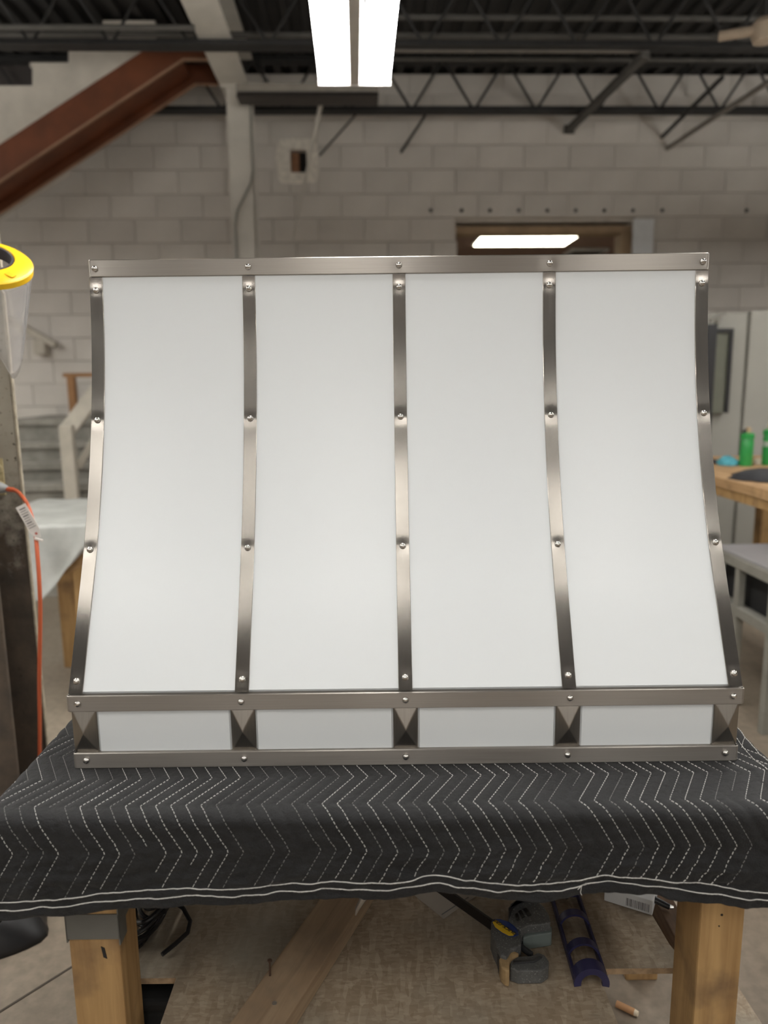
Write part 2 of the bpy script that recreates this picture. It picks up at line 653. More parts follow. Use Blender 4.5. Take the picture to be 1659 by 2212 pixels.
def in_view(cx, cz):
    """could the photograph show this block"""
    v = RZ.inverted() @ Vector((cx, WALLY - BT, cz - CAMZ))
    f = v.y * cos(PITCH) - v.z * sin(PITCH)
    u = v.y * sin(PITCH) + v.z * cos(PITCH)
    a, b = CW + F * v.x / f, CH - F * u / f
    if a < -40 or a > 1700 or b < 150 or b > 1100:
        return False
    return not (230 < a < 1500 and b > 600)


def chamfer(x0, x1, z0, z1):
    """block face with eased edges, centred"""
    w, h = (x1 - x0 - GAP) / 2, (z1 - z0 - GAP) / 2
    c = 0.004
    mb = MB()
    vs = [(-w, 0, -h), (w, 0, -h), (w, 0, h), (-w, 0, h), (-w, -BT + c, -h), (w, -BT + c, -h), (w, -BT + c, h), (-w, -BT + c, h),
          (-w + c, -BT, -h + c), (w - c, -BT, -h + c), (w - c, -BT, h - c), (-w + c, -BT, h - c)]
    mb.add(vs, [(0, 1, 5, 4), (1, 2, 6, 5), (2, 3, 7, 6), (3, 0, 4, 7), (4, 5, 9, 8), (5, 6, 10, 9), (6, 7, 11, 10), (7, 4, 8, 11), (8, 9, 10, 11)])
    return mb


while z < ZC:
    x = XL + (0 if row % 2 else -BL / 2)
    while x < XR:
        for (a0, a1, c0, c1) in clip_blocks(max(x, XL), min(x + BL, XR), max(z, 0), min(z + BH, ZC)):
            cx, cz = (a0 + a1) / 2, (c0 + c1) / 2
            if in_view(cx, cz) and len(singles) < 300:
                key = (round(a1 - a0, 3), round(c1 - c0, 3))
                if key in share:
                    b = child_copy(share[key], wall, (cx, WALLY, cz))
                else:
                    b = chamfer(a0, a1, c0, c1).build('block', 'painted_block', wall)
                    b.location = (cx, WALLY, cz)
                    share[key] = b
                b.location.y += random.uniform(-0.0015, 0.0015)
                singles.append(b)
            else:
                k = chamfer(a0, a1, c0, c1)
                rest.add([Vector(p) + Vector((cx, WALLY, cz)) for p in k.v], k.f)
        x += BL
    z += BH
    row += 1
tag(rest.build('block_field', 'painted_block', wall), kind='stuff')
WF = WALLY - BT        # face of the block wall

# the rough mortar patch round the hole
pm = MB()
N = 36
outer, inner = [], []
for i in range(N):
    t = 2 * pi * i / N
    c, s = cos(t), sin(t)
    k = 1 / max(abs(c), abs(s)) ** 0.82
    ox = (px0 + px1) / 2 + c * k * (px1 - px0) / 2 * random.uniform(0.93, 1.03)
    oz = (pz0 + pz1) / 2 + s * k * (pz1 - pz0) / 2 * random.uniform(0.93, 1.03)
    k2 = 1 / max(abs(c), abs(s))
    outer.append((ox, oz))
    inner.append(((hx0 + hx1) / 2 + c * k2 * (hx1 - hx0) / 2, (hz0 + hz1) / 2 + s * k2 * (hz1 - hz0) / 2))
vs = [(a, WF + 0.002, b) for a, b in outer] + [(a, WF - 0.008, b) for a, b in
      [(o[0] * 0.9 + i[0] * 0.1, o[1] * 0.9 + i[1] * 0.1) for o, i in zip(outer, inner)]] + \
     [(a, WF - 0.006, b) for a, b in inner] + [(a, WF + 0.08, b) for a, b in inner]
fs = [(r * N + i, r * N + (i + 1) % N, (r + 1) * N + (i + 1) % N, (r + 1) * N + i) for r in range(3) for i in range(N)]
pm.add(vs, fs)
pm.build('mortar_patch', 'patch_mortar', wall)
MB().box((hx0 - 0.02, WALLY - 0.012, hz0 - 0.02), (hx1 + 0.02, WALLY - 0.002, hz1 + 0.02)).build('hole_back', 'cavity_dark', wall)
MB().box((hx0 + 0.005, WALLY - 0.075, hz0), (hx0 + 0.075, WALLY - 0.014, hz0 + 0.17)).build('brick', 'clay_brick', wall, bevel=0.006)
# row of old anchor bolts above the opening
bolt = None
for i, px in enumerate((930, 997, 1058, 1120, 1182, 1243, 1305, 1367, 1430, 1612)):
    p = W(px, 455, Y=WF)
    if bolt is None:
        bolt = MB().lathe([(0.016, 0), (0.016, 0.01), (0.011, 0.014), (0.008, 0.03), (0.004, 0.032)], 10,
                          Matrix.Rotation(pi / 2, 4, 'X')).build('anchor_bolt', 'joist_dark', wall)
        bolt.location = p
    else:
        child_copy(bolt, wall, p)

# timber lintel and jamb of the opening
lz = W(1180, 503, Y=WALLY).z
lt = MB()
lt.box((oL - 0.0, WALLY + 0.02, lz), (oR + 0.0, WALLY + 0.20, oT - 0.03))
tag(lt.build('trim_1', 'wood_lintel', bevel=0.008), kind='structure')
jb = MB()
jb.box((oR - 0.1, WALLY + 0.0, 0), (oR, WALLY + 0.19, lz - 0.002))
tag(jb.build('trim_2', 'wood_lintel', bevel=0.005), kind='structure')
a, b = W(1368, 474, Y=WF - 0.01), W(1412, 474, Y=WF - 0.01)
tag(MB().box((a.x, WF - 0.032, 0), (b.x, WF - 0.002, a.z)).build('trim_3', 'white_board', bevel=0.004), kind='structure')

# the next room behind the opening
Y2 = 11.6
NZ = CAMZ + 1.60
tag(MB().box((oL - 1.6, WALLY + D, NZ), (oR + 1.6, Y2, NZ + 0.1)).build('ceiling_next_room', 'brown_ceiling'), kind='structure')
tag(MB().box((oL - 1.6, Y2, 0), (oR + 1.6, Y2 + 0.1, NZ)).build('wall_next_room_back', 'brown_ceiling'), kind='structure')
tag(MB().box((oL - 1.7, WALLY + D, 0), (oL - 1.6, Y2, NZ)).build('wall_next_room_left', 'wall_paint'), kind='structure')
tag(MB().box((oR + 1.6, WALLY + D, 0), (oR + 1.7, Y2, NZ)).build('wall_next_room_right', 'wall_paint'), kind='structure')
tag(MB().box((oL - 1.6, WALLY + 0.2, -0.1), (oR + 1.6, Y2, 0)).build('floor_next_room', 'white_board'), kind='structure')
# its lit ceiling panel
c0, c1 = W(1020, 532, Z=NZ - 0.02), W(1252, 511, Z=NZ - 0.02)
cp = empty('ceiling_panel_light', ((c0.x + c1.x) / 2, (c0.y + c1.y) / 2, NZ))
hw, hd = (c1.x - c0.x) / 2 - 0.02, (c1.y - c0.y) / 2
MB().box((-hw - 0.03, -hd - 0.03, -0.012), (hw + 0.03, hd + 0.03, 0)).build('frame', 'fixture_white', cp, bevel=0.003)
MB().box((-hw, -hd, -0.02), (hw, hd, -0.0125)).build('diffuser', 'panel_glow', cp)
tag(cp, 'glowing ceiling panel light seen through the opening in the block wall', 'ceiling light')
# dark ceiling hatch with pale rim, right of the panel
q = W(1265, 542, Z=NZ)
ht = empty('ceiling_vent', (q.x, q.y, NZ))
MB().box((-0.24, -0.20, -0.03), (0.24, 0.20, 0)).build('frame', 'white_board', ht, bevel=0.004)
MB().box((-0.20, -0.17, -0.036), (0.20, 0.17, -0.0305)).build('grille', 'fixture_dark', ht)
tag(ht, 'dark ceiling vent with a pale rim beside the glowing panel, beyond the opening', 'vent')

# ---- open-web joists under the deck
JZ = W(1200, 244, Y=6.62).z


def joist(Y, zb, zt, label):
    j = empty('roof_joist', (0.1, Y, zb))
    L = 6.2
    h = zt - zb
    for nm, zz in (('bottom_chord', 0), ('top_chord', h - 0.05)):
        mb = MB()
        mb.box((-L, -0.055, zz), (L, -0.006, zz + 0.008)).box((-L, -0.014, zz + 0.008), (L, -0.006, zz + 0.05))
        mb.box((-L, 0.006, zz), (L, 0.055, zz + 0.008)).box((-L, 0.006, zz + 0.008), (L, 0.014, zz + 0.05))
        mb.build(nm, 'joist_dark', j)
    step = 0.26
    k = 0
    proto = [None, None]
    x = -L + 0.1
    while x < L - step:
        up = k % 2
        if proto[up] is None:
            mb = MB().tube([(0, 0, 0.015 if up else h - 0.015), (step, 0, h - 0.015 if up else 0.015)], 0.011, 6)
            proto[up] = mb.build('web_bar', 'joist_dark', j)
            proto[up].location = (x, 0, 0)
        else:
            child_copy(proto[up], j, (x, 0, 0))
        x += step
        k += 1
    tag(j, label, 'roof joist', 'open web roof joists')
    return j


joist(6.62, JZ, ZC - 0.0, 'dark open-web roof joist nearest the painted block wall')
joist(5.42, JZ, ZC - 0.0, 'dark open-web roof joist overhead, one bay in from the block wall')
for Y in (4.2, 3.0, 1.8, 0.6, -0.6, -1.8, -3.0, -4.2, -5.4):
    mb = MB()
    mb.box((XL + .05, Y - 0.05, JZ), (XR - .05, Y + 0.05, JZ + 0.05)).box((XL + .05, Y - 0.05, ZC - 0.05), (XR - .05, Y + 0.05, ZC - .002))
    k = 0
    x = XL + 0.2
    while x < XR - 0.5:
        mb.bar((x, Y, JZ + 0.02 if k % 2 else ZC - 0.03), (x + 0.4, Y, ZC - 0.03 if k % 2 else JZ + 0.02), 0.02, 0.02, (0, 1, 0))
        x += 0.4
        k += 1
    tag(mb.build('trim_joist', 'joist_dark'), kind='structure')

# ---- pipes and struts under the roof


def pipe(name, mat, a, b, r, label, cat, n=10):
    a, b = Vector(a), Vector(b)
    o = MB().tube([a, b], r, n).build(name, mat, origin=a, auto=0.6)
    return tag(o, label, cat)


def hline(y0, y1, px0, px1, Y):
    a = W(px0, y0, Y=Y)
    b = W(px1, y1, Y=Y)
    b.z = a.z = (a.z + b.z) / 2
    return a, b


a, b = hline(94, 94, -60, 700, 5.5)
pipe('conduit_pipe', 'conduit', a, b, 0.016, 'pale conduit pipe crossing just above the stair stringer', 'pipe')
a, b = hline(77, 77, -60, 1720, 5.75)
pipe('conduit_pipe', 'joist_paint', a, b, 0.022, 'grey pipe running the full width below the roof deck', 'pipe')
a, b = hline(60, 58, -60, 420, 5.2)
pipe('conduit_pipe', 'joist_paint', a, b, 0.018, 'dim pipe highest over the white stair side', 'pipe')
a, b = hline(128, 130, 850, 1645, 5.9)
b.x = XR
pipe('conduit_pipe', 'joist_paint', a, b, 0.014, 'thin grey pipe just below the pale channel strut', 'pipe')
a, b = hline(40, 38, 840, 1720, 5.6)
pipe('conduit_pipe', 'joist_paint', a, b, 0.02, 'dim pipe near the top right of the roof', 'pipe')

a, b = hline(104, 106, 800, 1400, 5.45)
st = MB()
h = 0.04
st.box((a.x, a.y - 0.02, a.z - h / 2), (b.x, a.y + 0.02, a.z - h / 2 + 0.004))
st.box((a.x, a.y - 0.02, a.z - h / 2 + .004), (b.x, a.y - 0.016, a.z + h / 2)).box((a.x, a.y + 0.016, a.z - h / 2 + .004), (b.x, a.y + 0.02, a.z + h / 2))
tag(st.build('channel_strut', 'conduit'), 'pale steel channel strut hung level across the roof right of the lit fixture', 'strut')

zz = W(1228, 281, Y=WF - 0.02).z
e = W(1228, 281, Y=WF - 0.02)
s0 = W(1395, 118, Z=zz)
mb = MB().bar((e.x, e.y, zz), (s0.x, s0.y, zz), 0.06, 0.04)
mb.bar((e.x, e.y - 0.01, zz), (e.x, e.y - 0.03, zz), 0.09, 0.07)
tag(mb.build('channel_strut', 'joist_paint'), 'thick strut running to the block wall from the end of the pale strut', 'strut')
e = W(1430, 296, Y=WF)
s0 = W(1560, 168, Z=e.z)
pipe('conduit_pipe', 'joist_dark', (e.x, e.y, e.z), (s0.x, s0.y, e.z), 0.017, 'dark pipe ending in the block wall above the white door board', 'pipe')
e = W(1440, 321, Y=WF)
s0 = W(1700, 152, Z=e.z)
pipe('conduit_pipe', 'conduit', (e.x, e.y, e.z), (s0.x, s0.y, e.z), 0.02, 'pale pipe slanting in from the right frame edge to the wall', 'pipe')
e = W(866, 329, Y=WF)
s0 = W(918, 250, Y=6.62)
pipe('brace_rod', 'joist_dark', e, s0, 0.012, 'thin brace rod from the joist down to the wall right of the fixture', 'rod')
e = W(690, 336, Y=WF)
s0 = W(768, 248, Y=6.62)
pipe('brace_rod', 'joist_dark', e, s0, 0.008, 'thin brace rod reaching the wall beside the patched hole', 'rod')
e = W(632, 520, Y=WF - 0.03)
s0 = W(694, 222, Y=6.3)
o = MB().tube([e, (e * 0.5 + s0 * 0.5), s0], [0.006, 0.011, 0.019], 10).build('white_pole', 'white_steel', origin=e, auto=0.6)
tag(o, 'slim white pole leaning in front of the patched hole', 'pole')
# beige sprinkler valve at top right
q = W(1652, 66, Y=4.6)
sv = empty('pipe_valve', q)
MB().lathe([(0.0, -0.07), (0.06, -0.06), (0.075, -0.02), (0.075, 0.03), (0.05, 0.06), (0.0, 0.065)], 14).build('valve_body', 'sprinkler_beige', sv, auto=0.6)
MB().tube([(-0.22, 0.1, 0.01), (-0.05, 0, 0.0)], 0.028, 10).build('pipe_stub', 'sprinkler_beige', sv, auto=0.6)
MB().tube([(0, 0, 0.06), (0, 0, ZC - q.z - 0.003)], 0.012, 8).build('drop_rod', 'joist_dark', sv, auto=0.6)
tag(sv, 'beige pipe valve hanging at the top right corner', 'valve')

# ---- white girder and column
GY = 6.3
cl, cr = W(501, 400, Y=GY).x, W(549, 400, Y=GY).x
gz = W(520, 196, Y=GY).z
co = empty('steel_column', ((cl + cr) / 2, GY, 0))
w = (cr - cl) / 2
mb = MB().box((-w, -0.1, 0), (w, -0.088, gz - 0.02)).box((-w, 0.088, 0), (w, 0.1, gz - 0.02)).box((-0.005, -0.088, 0), (0.005, 0.088, gz - 0.02))
mb.build('shaft', 'white_steel', co)
MB().box((-w - 0.03, -0.13, gz - 0.0195), (w + 0.03, 0.13, gz - 0.0005)).build('cap_plate', 'white_steel', co, bevel=0.003)
MB().tube([(w + 0.018, -0.07, 0.0), (w + 0.018, -0.07, gz - 0.03)], 0.013, 8).build('conduit', 'white_steel', co, auto=0.6)
MB().tube([(-w + 0.03, -0.115, 0), (-w + 0.03, -0.115, 2.75), (-w + 0.05, -0.115, 2.85), (w - 0.01, -0.115, 3.06), (w + 0.01, -0.115, 3.15),
           (w + 0.01, -0.115, gz - 0.03)], 0.009, 8).build('cable', 'rack_grey', co, auto=0.6)
tag(co, 'white painted steel column with conduit against the block wall', 'column')
gb = MB()
gx = (cl + cr) / 2 - 0.02
gh = JZ - gz + 0.03
gb.box((gx - 0.11, -5.0, gz), (gx + 0.11, GY + 0.2, gz + 0.014))
gb.box((gx - 0.006, -5.0, gz + 0.014), (gx + 0.006, GY + 0.2, gz + 0.3))
gb.box((gx - 0.11, -5.0, gz + 0.30), (gx + 0.11, GY + 0.2, gz + 0.314))
tag(gb.build('roof_girder', 'white_steel', origin=(gx, 0, gz)), 'white painted girder running overhead onto the white column', 'girder')

# unlit strip fixture hung crosswise
a, b = hline(199, 199, 512, 818, 5.9)
uf = empty('strip_light', ((a.x + b.x) / 2, 5.9, a.z))
L = (b.x - a.x) / 2
MB().box((-L, -0.05, -0.012), (L, 0.05, 0.045)).build('housing', 'fixture_dim', uf, bevel=0.004)
MB().prism([(-L + 0.005, -0.09, -0.06), (-L + 0.005, 0.09, -0.06), (-L + 0.005, 0.045, -0.0125), (-L + 0.005, -0.045, -0.0125)],
           (2 * L - 0.01, 0, 0)).build('reflector', 'fixture_dark', uf)
for sx in (-1, 1):
    MB().tube([(sx * (L - 0.2), 0, 0.045), (sx * (L - 0.2), 0, ZC - a.z - 0.003)], 0.004, 6).build('hanger', 'joist_dark', uf)
tag(uf, 'unlit grey strip light hung level beside the white column', 'strip light')

# ---- lit fluorescent fixtures
FZ = CAMZ + 1.262


def fixture(x, y0, y1, label, glow='tube_glow', z=FZ):
    fx = empty('fluorescent_fixture', (x, (y0 + y1) / 2, z))
    L = (y1 - y0) / 2
    MB().box((-0.034, -L, 0.0125), (0.034, L, 0.075)).build('housing', 'fixture_white', fx, bevel=0.004)
    MB().prism([(-0.027, -L + .004, 0.012), (0.027, -L + .004, 0.012), (0.02, -L + .004, -0.012), (-0.02, -L + .004, -0.012)], (0, 2 * L - .008, 0)) \
        .build('spine', 'fixture_white', fx)
    for s in (-1, 1):
        pr = [(s * 0.097 + 0.055 * cos(2 * pi * k / 10), -L + 0.012, 0.012 + 0.024 * sin(2 * pi * k / 10)) for k in range(10)]
        MB().prism(pr, (0, 2 * L - 0.024, 0)).build('lens', glow, fx)
    for s in (-1, 1):
        MB().box((-0.155, s * L - 0.006, -0.014), (0.155, s * L + 0.006, 0.0385)).build('end_plate', 'fixture_white', fx)
        MB().tube([(0, s * (L - 0.25), 0.0755), (0, s * (L - 0.25), ZC - z - 0.003)], 0.004, 6).build('hanger', 'joist_dark', fx)
    tag(fx, label, 'light fixture', 'lit fluorescent fixtures')
    return fx


fe = W(766, 178, Z=FZ)
fixture(fe.x, fe.y - 2.2, fe.y, 'bright twin-lens fluorescent fixture hanging over the range hood', 'tube_glow_strong')
FIX = [(-0.2, -0.95, 0.27, 'short lit fixture hanging straight above the camera'),
       (-1.45, -0.95, 0.27, 'short lit fixture hanging left of the camera'),
       (1.2, -0.95, 0.27, 'short lit fixture hanging right of the camera'),
       (-3.5, 2.6, 5.04, 'long added fill fixture hanging beside the staircase, left of the picture'),  # long fixtures near the block wall are unseen, added to brighten it
       (3.55, 2.6, 5.04, 'long added fill fixture hanging over the workbench, right of the picture'),
       (-3.5, -0.4, 2.04, 'long added fill fixture hanging far left beside the camera'),  # unseen, added with its right twin for general fill
       (-4.2, 4.3, 6.74, 'long added fill fixture hanging near the left end of the block wall'),
       (-1.7, 1.35, 2.57, 'short added fill fixture hanging over the table at left, above the picture'),  # pair added above the frame to throw more light on the wall
       (1.35, 1.35, 2.57, 'short added fill fixture hanging over the table at right, above the picture'),
       (-3.7, -5.2, -2.76, 'long added fill fixture hanging far behind the camera at left'),  # unseen rear fixtures from here, added for low frontal light on the hood
       (3.7, -5.2, -2.76, 'long added fill fixture hanging far behind the camera at right'),
       (-1.75, -6.25, -3.81, 'long added fill fixture hanging behind the camera to the left'),
       (0.1, -6.25, -3.81, 'long added fill fixture hanging straight behind the camera'),
       (1.95, -6.25, -3.81, 'long added fill fixture hanging behind the camera to the right'),
       (3.55, -0.4, 2.04, 'long added fill fixture hanging far right beside the camera')]  # unseen, added for general fill
for x, y0, y1, lab_ in FIX:
    fixture(x, y0, y1, lab_, 'tube_glow_weak' if y0 in (-0.95, 4.3) else 'tube_glow_strong' if y0 < -2 else 'tube_glow')

# ================================================================== BACKGROUND THINGS
# ---- steel staircase rising to the right, upper left
SY1, SY2 = 5.95, 6.42
stc = empty('steel_staircase', W(0, 470, Y=SY1))
base = stc.location.copy()


def rel(p, b=base):
    return Vector(p) - b


def stringer(Y, up, lo, mat_edge):
    """channel: web polygon from pixel outline, plus its bottom flange"""
    poly = [rel(W(x, y, Y=Y)) for x, y in up] + [rel(W(x, y, Y=Y)) for x, y in reversed(lo)]
    o = MB().prism(poly, (0, 0.012, 0)).build('stringer', 'rust_primer', stc)
    fl = MB()
    pts = [rel(W(x, y, Y=Y)) for x, y in lo]
    for p, q in zip(pts, pts[1:]):
        fl.bar(p + Vector((0, -0.017, 0)), q + Vector((0, -0.017, 0)), 0.034, 0.01)
    fl.build('flange', mat_edge, o)
    return o


stringer(SY1, [(-90, 374), (0, 312), (330, 96), (455, 96)], [(-90, 455), (0, 396), (398, 131), (455, 131)], 'primer_lit_edge')
stringer(SY2, [(-90, 440), (0, 382), (360, 138), (470, 138)], [(-90, 524), (0, 465), (424, 184), (472, 186)], 'primer_lit_edge')
# treads and risers between the stringers, white plaster side with saw-tooth top
steps = [(-86, 235), (-6, 185), (70, 135), (148, 92), (228, 44)]
side = [(-90, 373), (-90, 235)]
poly = []
for i, (x, y) in enumerate(steps):
    if i:
        poly.append((x, steps[i - 1][1]))
    poly.append((x, y))
poly.append((335, 44))
poly.append((335, 92))
poly.append((0, 311))
poly.append((-90, 372))
pts = [rel(W(x, y, Y=SY1 + 0.001)) for x, y in poly]
MB().prism(pts, (0, 0.03, 0)).build('side_wall', 'stair_white', stc)
for i, (x, y) in enumerate(steps):
    a = rel(W(x, y, Y=SY1 + 0.034))
    nx = steps[i + 1][0] if i + 1 < len(steps) else x + 80
    b = rel(W(nx, y, Y=SY1 + 0.034))
    MB().box((a.x - 0.02, a.y, a.z - 0.03), (b.x, a.y + 0.42, a.z)).build('tread', 'stair_white', stc)
    lo = rel(W(x, steps[i - 1][1] if i else y + 50, Y=SY1 + 0.034))
    MB().box((a.x, a.y, lo.z), (a.x + 0.015, a.y + 0.42, a.z - 0.031)).build('riser', 'joist_dark', stc)
# soffit pan between the two stringers
p, q = rel(W(-90, 430, Y=SY1 + 0.02)), rel(W(385, 116, Y=SY1 + 0.02))
pan = MB()
pan.add([p, q, q + Vector((0, SY2 - SY1 - 0.03, 0.0)), p + Vector((0, SY2 - SY1 - 0.03, 0.0)),
         p + Vector((0, 0, 0.02)), q + Vector((0, 0, 0.02)), q + Vector((0, SY2 - SY1 - 0.03, 0.02)), p + Vector((0, SY2 - SY1 - 0.03, 0.02))],
        [(0, 1, 2, 3), (4, 7, 6, 5), (0, 4, 5, 1), (1, 5, 6, 2), (2, 6, 7, 3), (3, 7, 4, 0)])
pan.build('soffit', 'rust_primer', stc)
p, q = rel(W(-60, 505, Y=SY2 + 0.02)), rel(W(150, 372, Y=SY2 + 0.02))
MB().bar(p, q, 0.03, 0.025).build('edge_strip', 'white_steel', stc)
tag(stc, 'rust brown steel staircase with white stepped side, upper left', 'staircase')
# flat dark sheet filling the loft space behind the stair top
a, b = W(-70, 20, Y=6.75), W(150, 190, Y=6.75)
tag(MB().box((a.x, 6.72, b.z), (b.x, 6.8, ZC - 0.005)).build('loft_dark_sheet', 'fixture_dark', bevel=0.004), 'dark sheet filling the space above the white stair side', 'panel')

# ---- block steps against the wall, lower left
bs = empty('block_steps', (W(60, 1090, Y=5.6).x, 5.6, 0))
bx0 = W(-40, 1000, Y=5.6).x
bx1 = W(240, 1000, Y=5.6).x
ys = [(5.30, 1046), (5.55, 1000), (5.80, 955), (6.05, 905)]
prev = 0.0
for Y, py in ys:
    zt = W(100, py, Y=Y).z
    MB().box((bx0 - bs.location.x, Y - bs.location.y, 0.0), (bx1 - bs.location.x, 6.9 - bs.location.y if Y == ys[-1][0] else Y + 0.249 - bs.location.y, zt - 0.05)) \
        .build('riser', 'step_concrete', bs, bevel=0.004)
    MB().box((bx0 - bs.location.x, Y - 0.03 - bs.location.y, zt - 0.0495), (bx1 - bs.location.x, (6.9 if Y == ys[-1][0] else Y + 0.215) - bs.location.y, zt)) \
        .build('tread', 'step_concrete', bs, bevel=0.006)
    prev = zt
tag(bs, 'weathered grey block steps by the wall, left of the hood', 'steps')
# railing of the steps
rp = W(158, 1090, Y=5.2)
rl = empty('step_railing', (rp.x, 5.2, 0))
t0, t1 = W(152, 925, Y=5.2), W(215, 790, Y=5.2)
MB().box((-0.045, -0.03, 0), (0.045, 0.03, t0.z + 0.02)).build('post', 'rail_white', rl, bevel=0.006)
MB().bar((t0.x - rp.x - 0.05, 0.05, t0.z - 0.03), (t1.x - rp.x, 0.35, t1.z), 0.05, 0.11, (-0.8, 0, 0.6)).build('handrail', 'rail_white', rl, bevel=0.01)
MB().bar((t0.x - rp.x - 0.045, 0.05, t0.z + 0.0), (t0.x - rp.x - 0.045, 0.05, t0.z - 0.19), 0.06, 0.09, (1, 0, 0)).build('rail_end', 'rail_white', rl, bevel=0.01)
q0, q1 = W(168, 1010, Y=5.3), W(215, 930, Y=5.3)
MB().bar((q0.x - rp.x, 0.1, q0.z), (q1.x - rp.x, 0.1, q1.z), 0.03, 0.05, (-0.8, 0, 0.6)).build('brace', 'rail_white', rl, bevel=0.005)
tag(rl, 'white wooden stair railing with post beside the block steps', 'railing')
# brown wooden frame behind the railing
q = W(172, 1000, Y=6.4)
wf = empty('shelf_stand', (q.x, 6.4, prev + 0.001))
tz = W(172, 815, Y=6.4).z - prev
MB().box((-0.04, -0.03, 0), (0.02, 0.03, tz)).build('post', 'orange_wood', wf, bevel=0.004)
MB().box((-0.07, -0.031, tz - 0.0), (0.24, 0.031, tz + 0.035)).build('top_rail', 'orange_wood', wf, bevel=0.004)
for py in (908, 940):
    zz = W(180, py, Y=6.4).z - prev
    MB().box((0.0205, -0.02, zz - 0.02), (0.24, 0.02, zz + 0.02)).build('shelf_rail', 'orange_wood', wf, bevel=0.004)
MB().box((0.24, -0.03, 0), (0.30, 0.03, tz - 0.001)).build('post', 'orange_wood', wf, bevel=0.004)
tag(wf, 'orange-brown wooden frame standing behind the white stair railing', 'wooden frame')
# wall handrail
hr = empty('wall_handrail', W(75, 720, Y=WF - 0.09))
b = hr.location.copy()
p, q = W(12, 686, Y=WF - 0.09) - b, W(121, 746, Y=WF - 0.09) - b
MB().bar(p - (q - p) * 0.8, q, 0.05, 0.06).build('rail', 'rail_white', hr, bevel=0.012)
c = W(91, 752, Y=WF - 0.05) - b
MB().box((c.x - 0.05, -0.03, c.z - 0.06), (c.x + 0.05, 0.088, c.z + 0.075)).build('bracket', 'rail_white', hr, bevel=0.01)
tag(hr, 'short white wooden handrail fixed to the block wall, far left', 'handrail')

# ---- work table under a plastic sheet, lower left
shY = 3.3
tz = W(140, 1094, Y=shY + 0.5).z
x0, x1 = W(-60, 1150, Y=shY).x, W(330, 1150, Y=shY).x
st = empty('trestle', (W(165, 1200, Y=shY).x, shY, 0))
bx = st.location.x
MB().box((x0 - bx, 0.0, tz - 0.06), (x1 - bx, 0.75, tz - 0.008)).build('table_top', 'bench_wood', st, bevel=0.004)
q = W(172, 1210, Y=shY - 0.02)
MB().bar((q.x - bx - 0.1, 0.04, q.z - 0.03), (q.x - bx + 0.14, 0.04, tz - 0.062), 0.09, 0.10, (-0.6, 0, 0.8)).build('brace', 'bench_wood', st, bevel=0.004)
MB().box((q.x - bx - 0.045, 0.0, 0), (q.x - bx + 0.045, 0.09, q.z - 0.0)).build('leg', 'lumber_leg', st, bevel=0.005)
MB().box((x0 - bx + .1, 0.6, 0), (x0 - bx + 0.19, 0.69, tz - 0.06)).build('leg', 'lumber_leg', st, bevel=0.005)
MB().box((x1 - bx - .1, 0.6, 0), (x1 - bx - 0.01, 0.69, tz - 0.06)).build('leg', 'lumber_leg', st, bevel=0.005)
tag(st, 'wooden trestle table under the plastic sheet, left of the hood', 'table')
sh = MB()
lx0, lx1 = x0 - 0.02, x1 + 0.02


def sheet(u, v):
    x = lx0 + (lx1 - lx0) * u
    wv = 0.012 * sin(u * 31) + 0.02 * noise.noise(Vector((u * 7, v * 5, 1.0)))
    if v < 0.5:
        t = v / 0.5
        return Vector((x, shY + 0.76 - 0.79 * t, tz - 0.002 + 0.004 * noise.noise(Vector((u * 9, v * 9, 0)))))
    t = (v - 0.5) / 0.5
    # the sheet hangs to a point near the left and rises to the right
    px = 829 + F * x / (shY * 1.0)
    L = max(0.06, min(0.33, 0.33 - (x - W(92, 1260, Y=shY).x) * 0.95)) if x > W(92, 1260, Y=shY).x else 0.33
    return Vector((x + 0.02 * sin(t * 5 + u * 9) * t, shY - 0.035 - 0.02 * t + wv * t, tz - 0.002 - L * t))


sh.grid(sheet, 80, 50)
o = sh.build('plastic_sheet', 'plastic_sheet', smooth=True)
sm = o.modifiers.new('thickness', 'SOLIDIFY')
sm.thickness = 0.003
sm.offset = 1
tag(o, 'crumpled translucent plastic sheet draped over the trestle table', 'plastic sheet')

# ---- right background: drywall partition, mirror, bench, bottles, rack
PY = 5.6
a, b = W(1500, 676, Y=PY), W(1618, 676, Y=PY)
c = W(1760, 676, Y=PY)
tag(MB().box((a.x - 0.5, PY, 0), (b.x - 0.004, PY + 0.1, a.z)).build('drywall_panel', 'drywall', bevel=0.006, origin=(a.x, PY, 0)),
    'grey drywall partition panel behind the framed mirror', 'panel')
tag(MB().box((b.x + 0.004, PY - 0.025, 0), (c.x, PY + 0.1, a.z + 0.01)).build('drywall_panel', 'drywall', bevel=0.006, origin=(b.x, PY, 0)),
    'grey drywall partition panel at the right frame edge behind the bottles', 'panel')
mY = PY - 0.06
m0, m1 = W(1528, 893, Y=mY), W(1580, 718, Y=mY)
mi = empty('framed_mirror', ((m0.x + m1.x) / 2, mY, m0.z))
hw, H = (m1.x - m0.x) / 2, m1.z - m0.z
MB().box((-hw, 0.01, 0.0), (hw, 0.058, H)).build('glass', 'mirror_glass', mi)
for lo, hi in (((-hw - 0.02, -0.01, -0.0), (-hw + 0.012, 0.0095, H)), ((hw - 0.012, -0.01, 0), (hw + 0.015, 0.0095, H))):
    MB().box(lo, hi).build('frame_stile', 'black_frame', mi, bevel=0.003)
MB().box((-hw - 0.02, -0.01, H + .0005), (hw + 0.015, 0.0095, H + 0.03)).build('frame_rail', 'black_frame', mi, bevel=0.003)
tag(mi, 'tall narrow black-framed mirror on the drywall behind the hood edge', 'mirror')
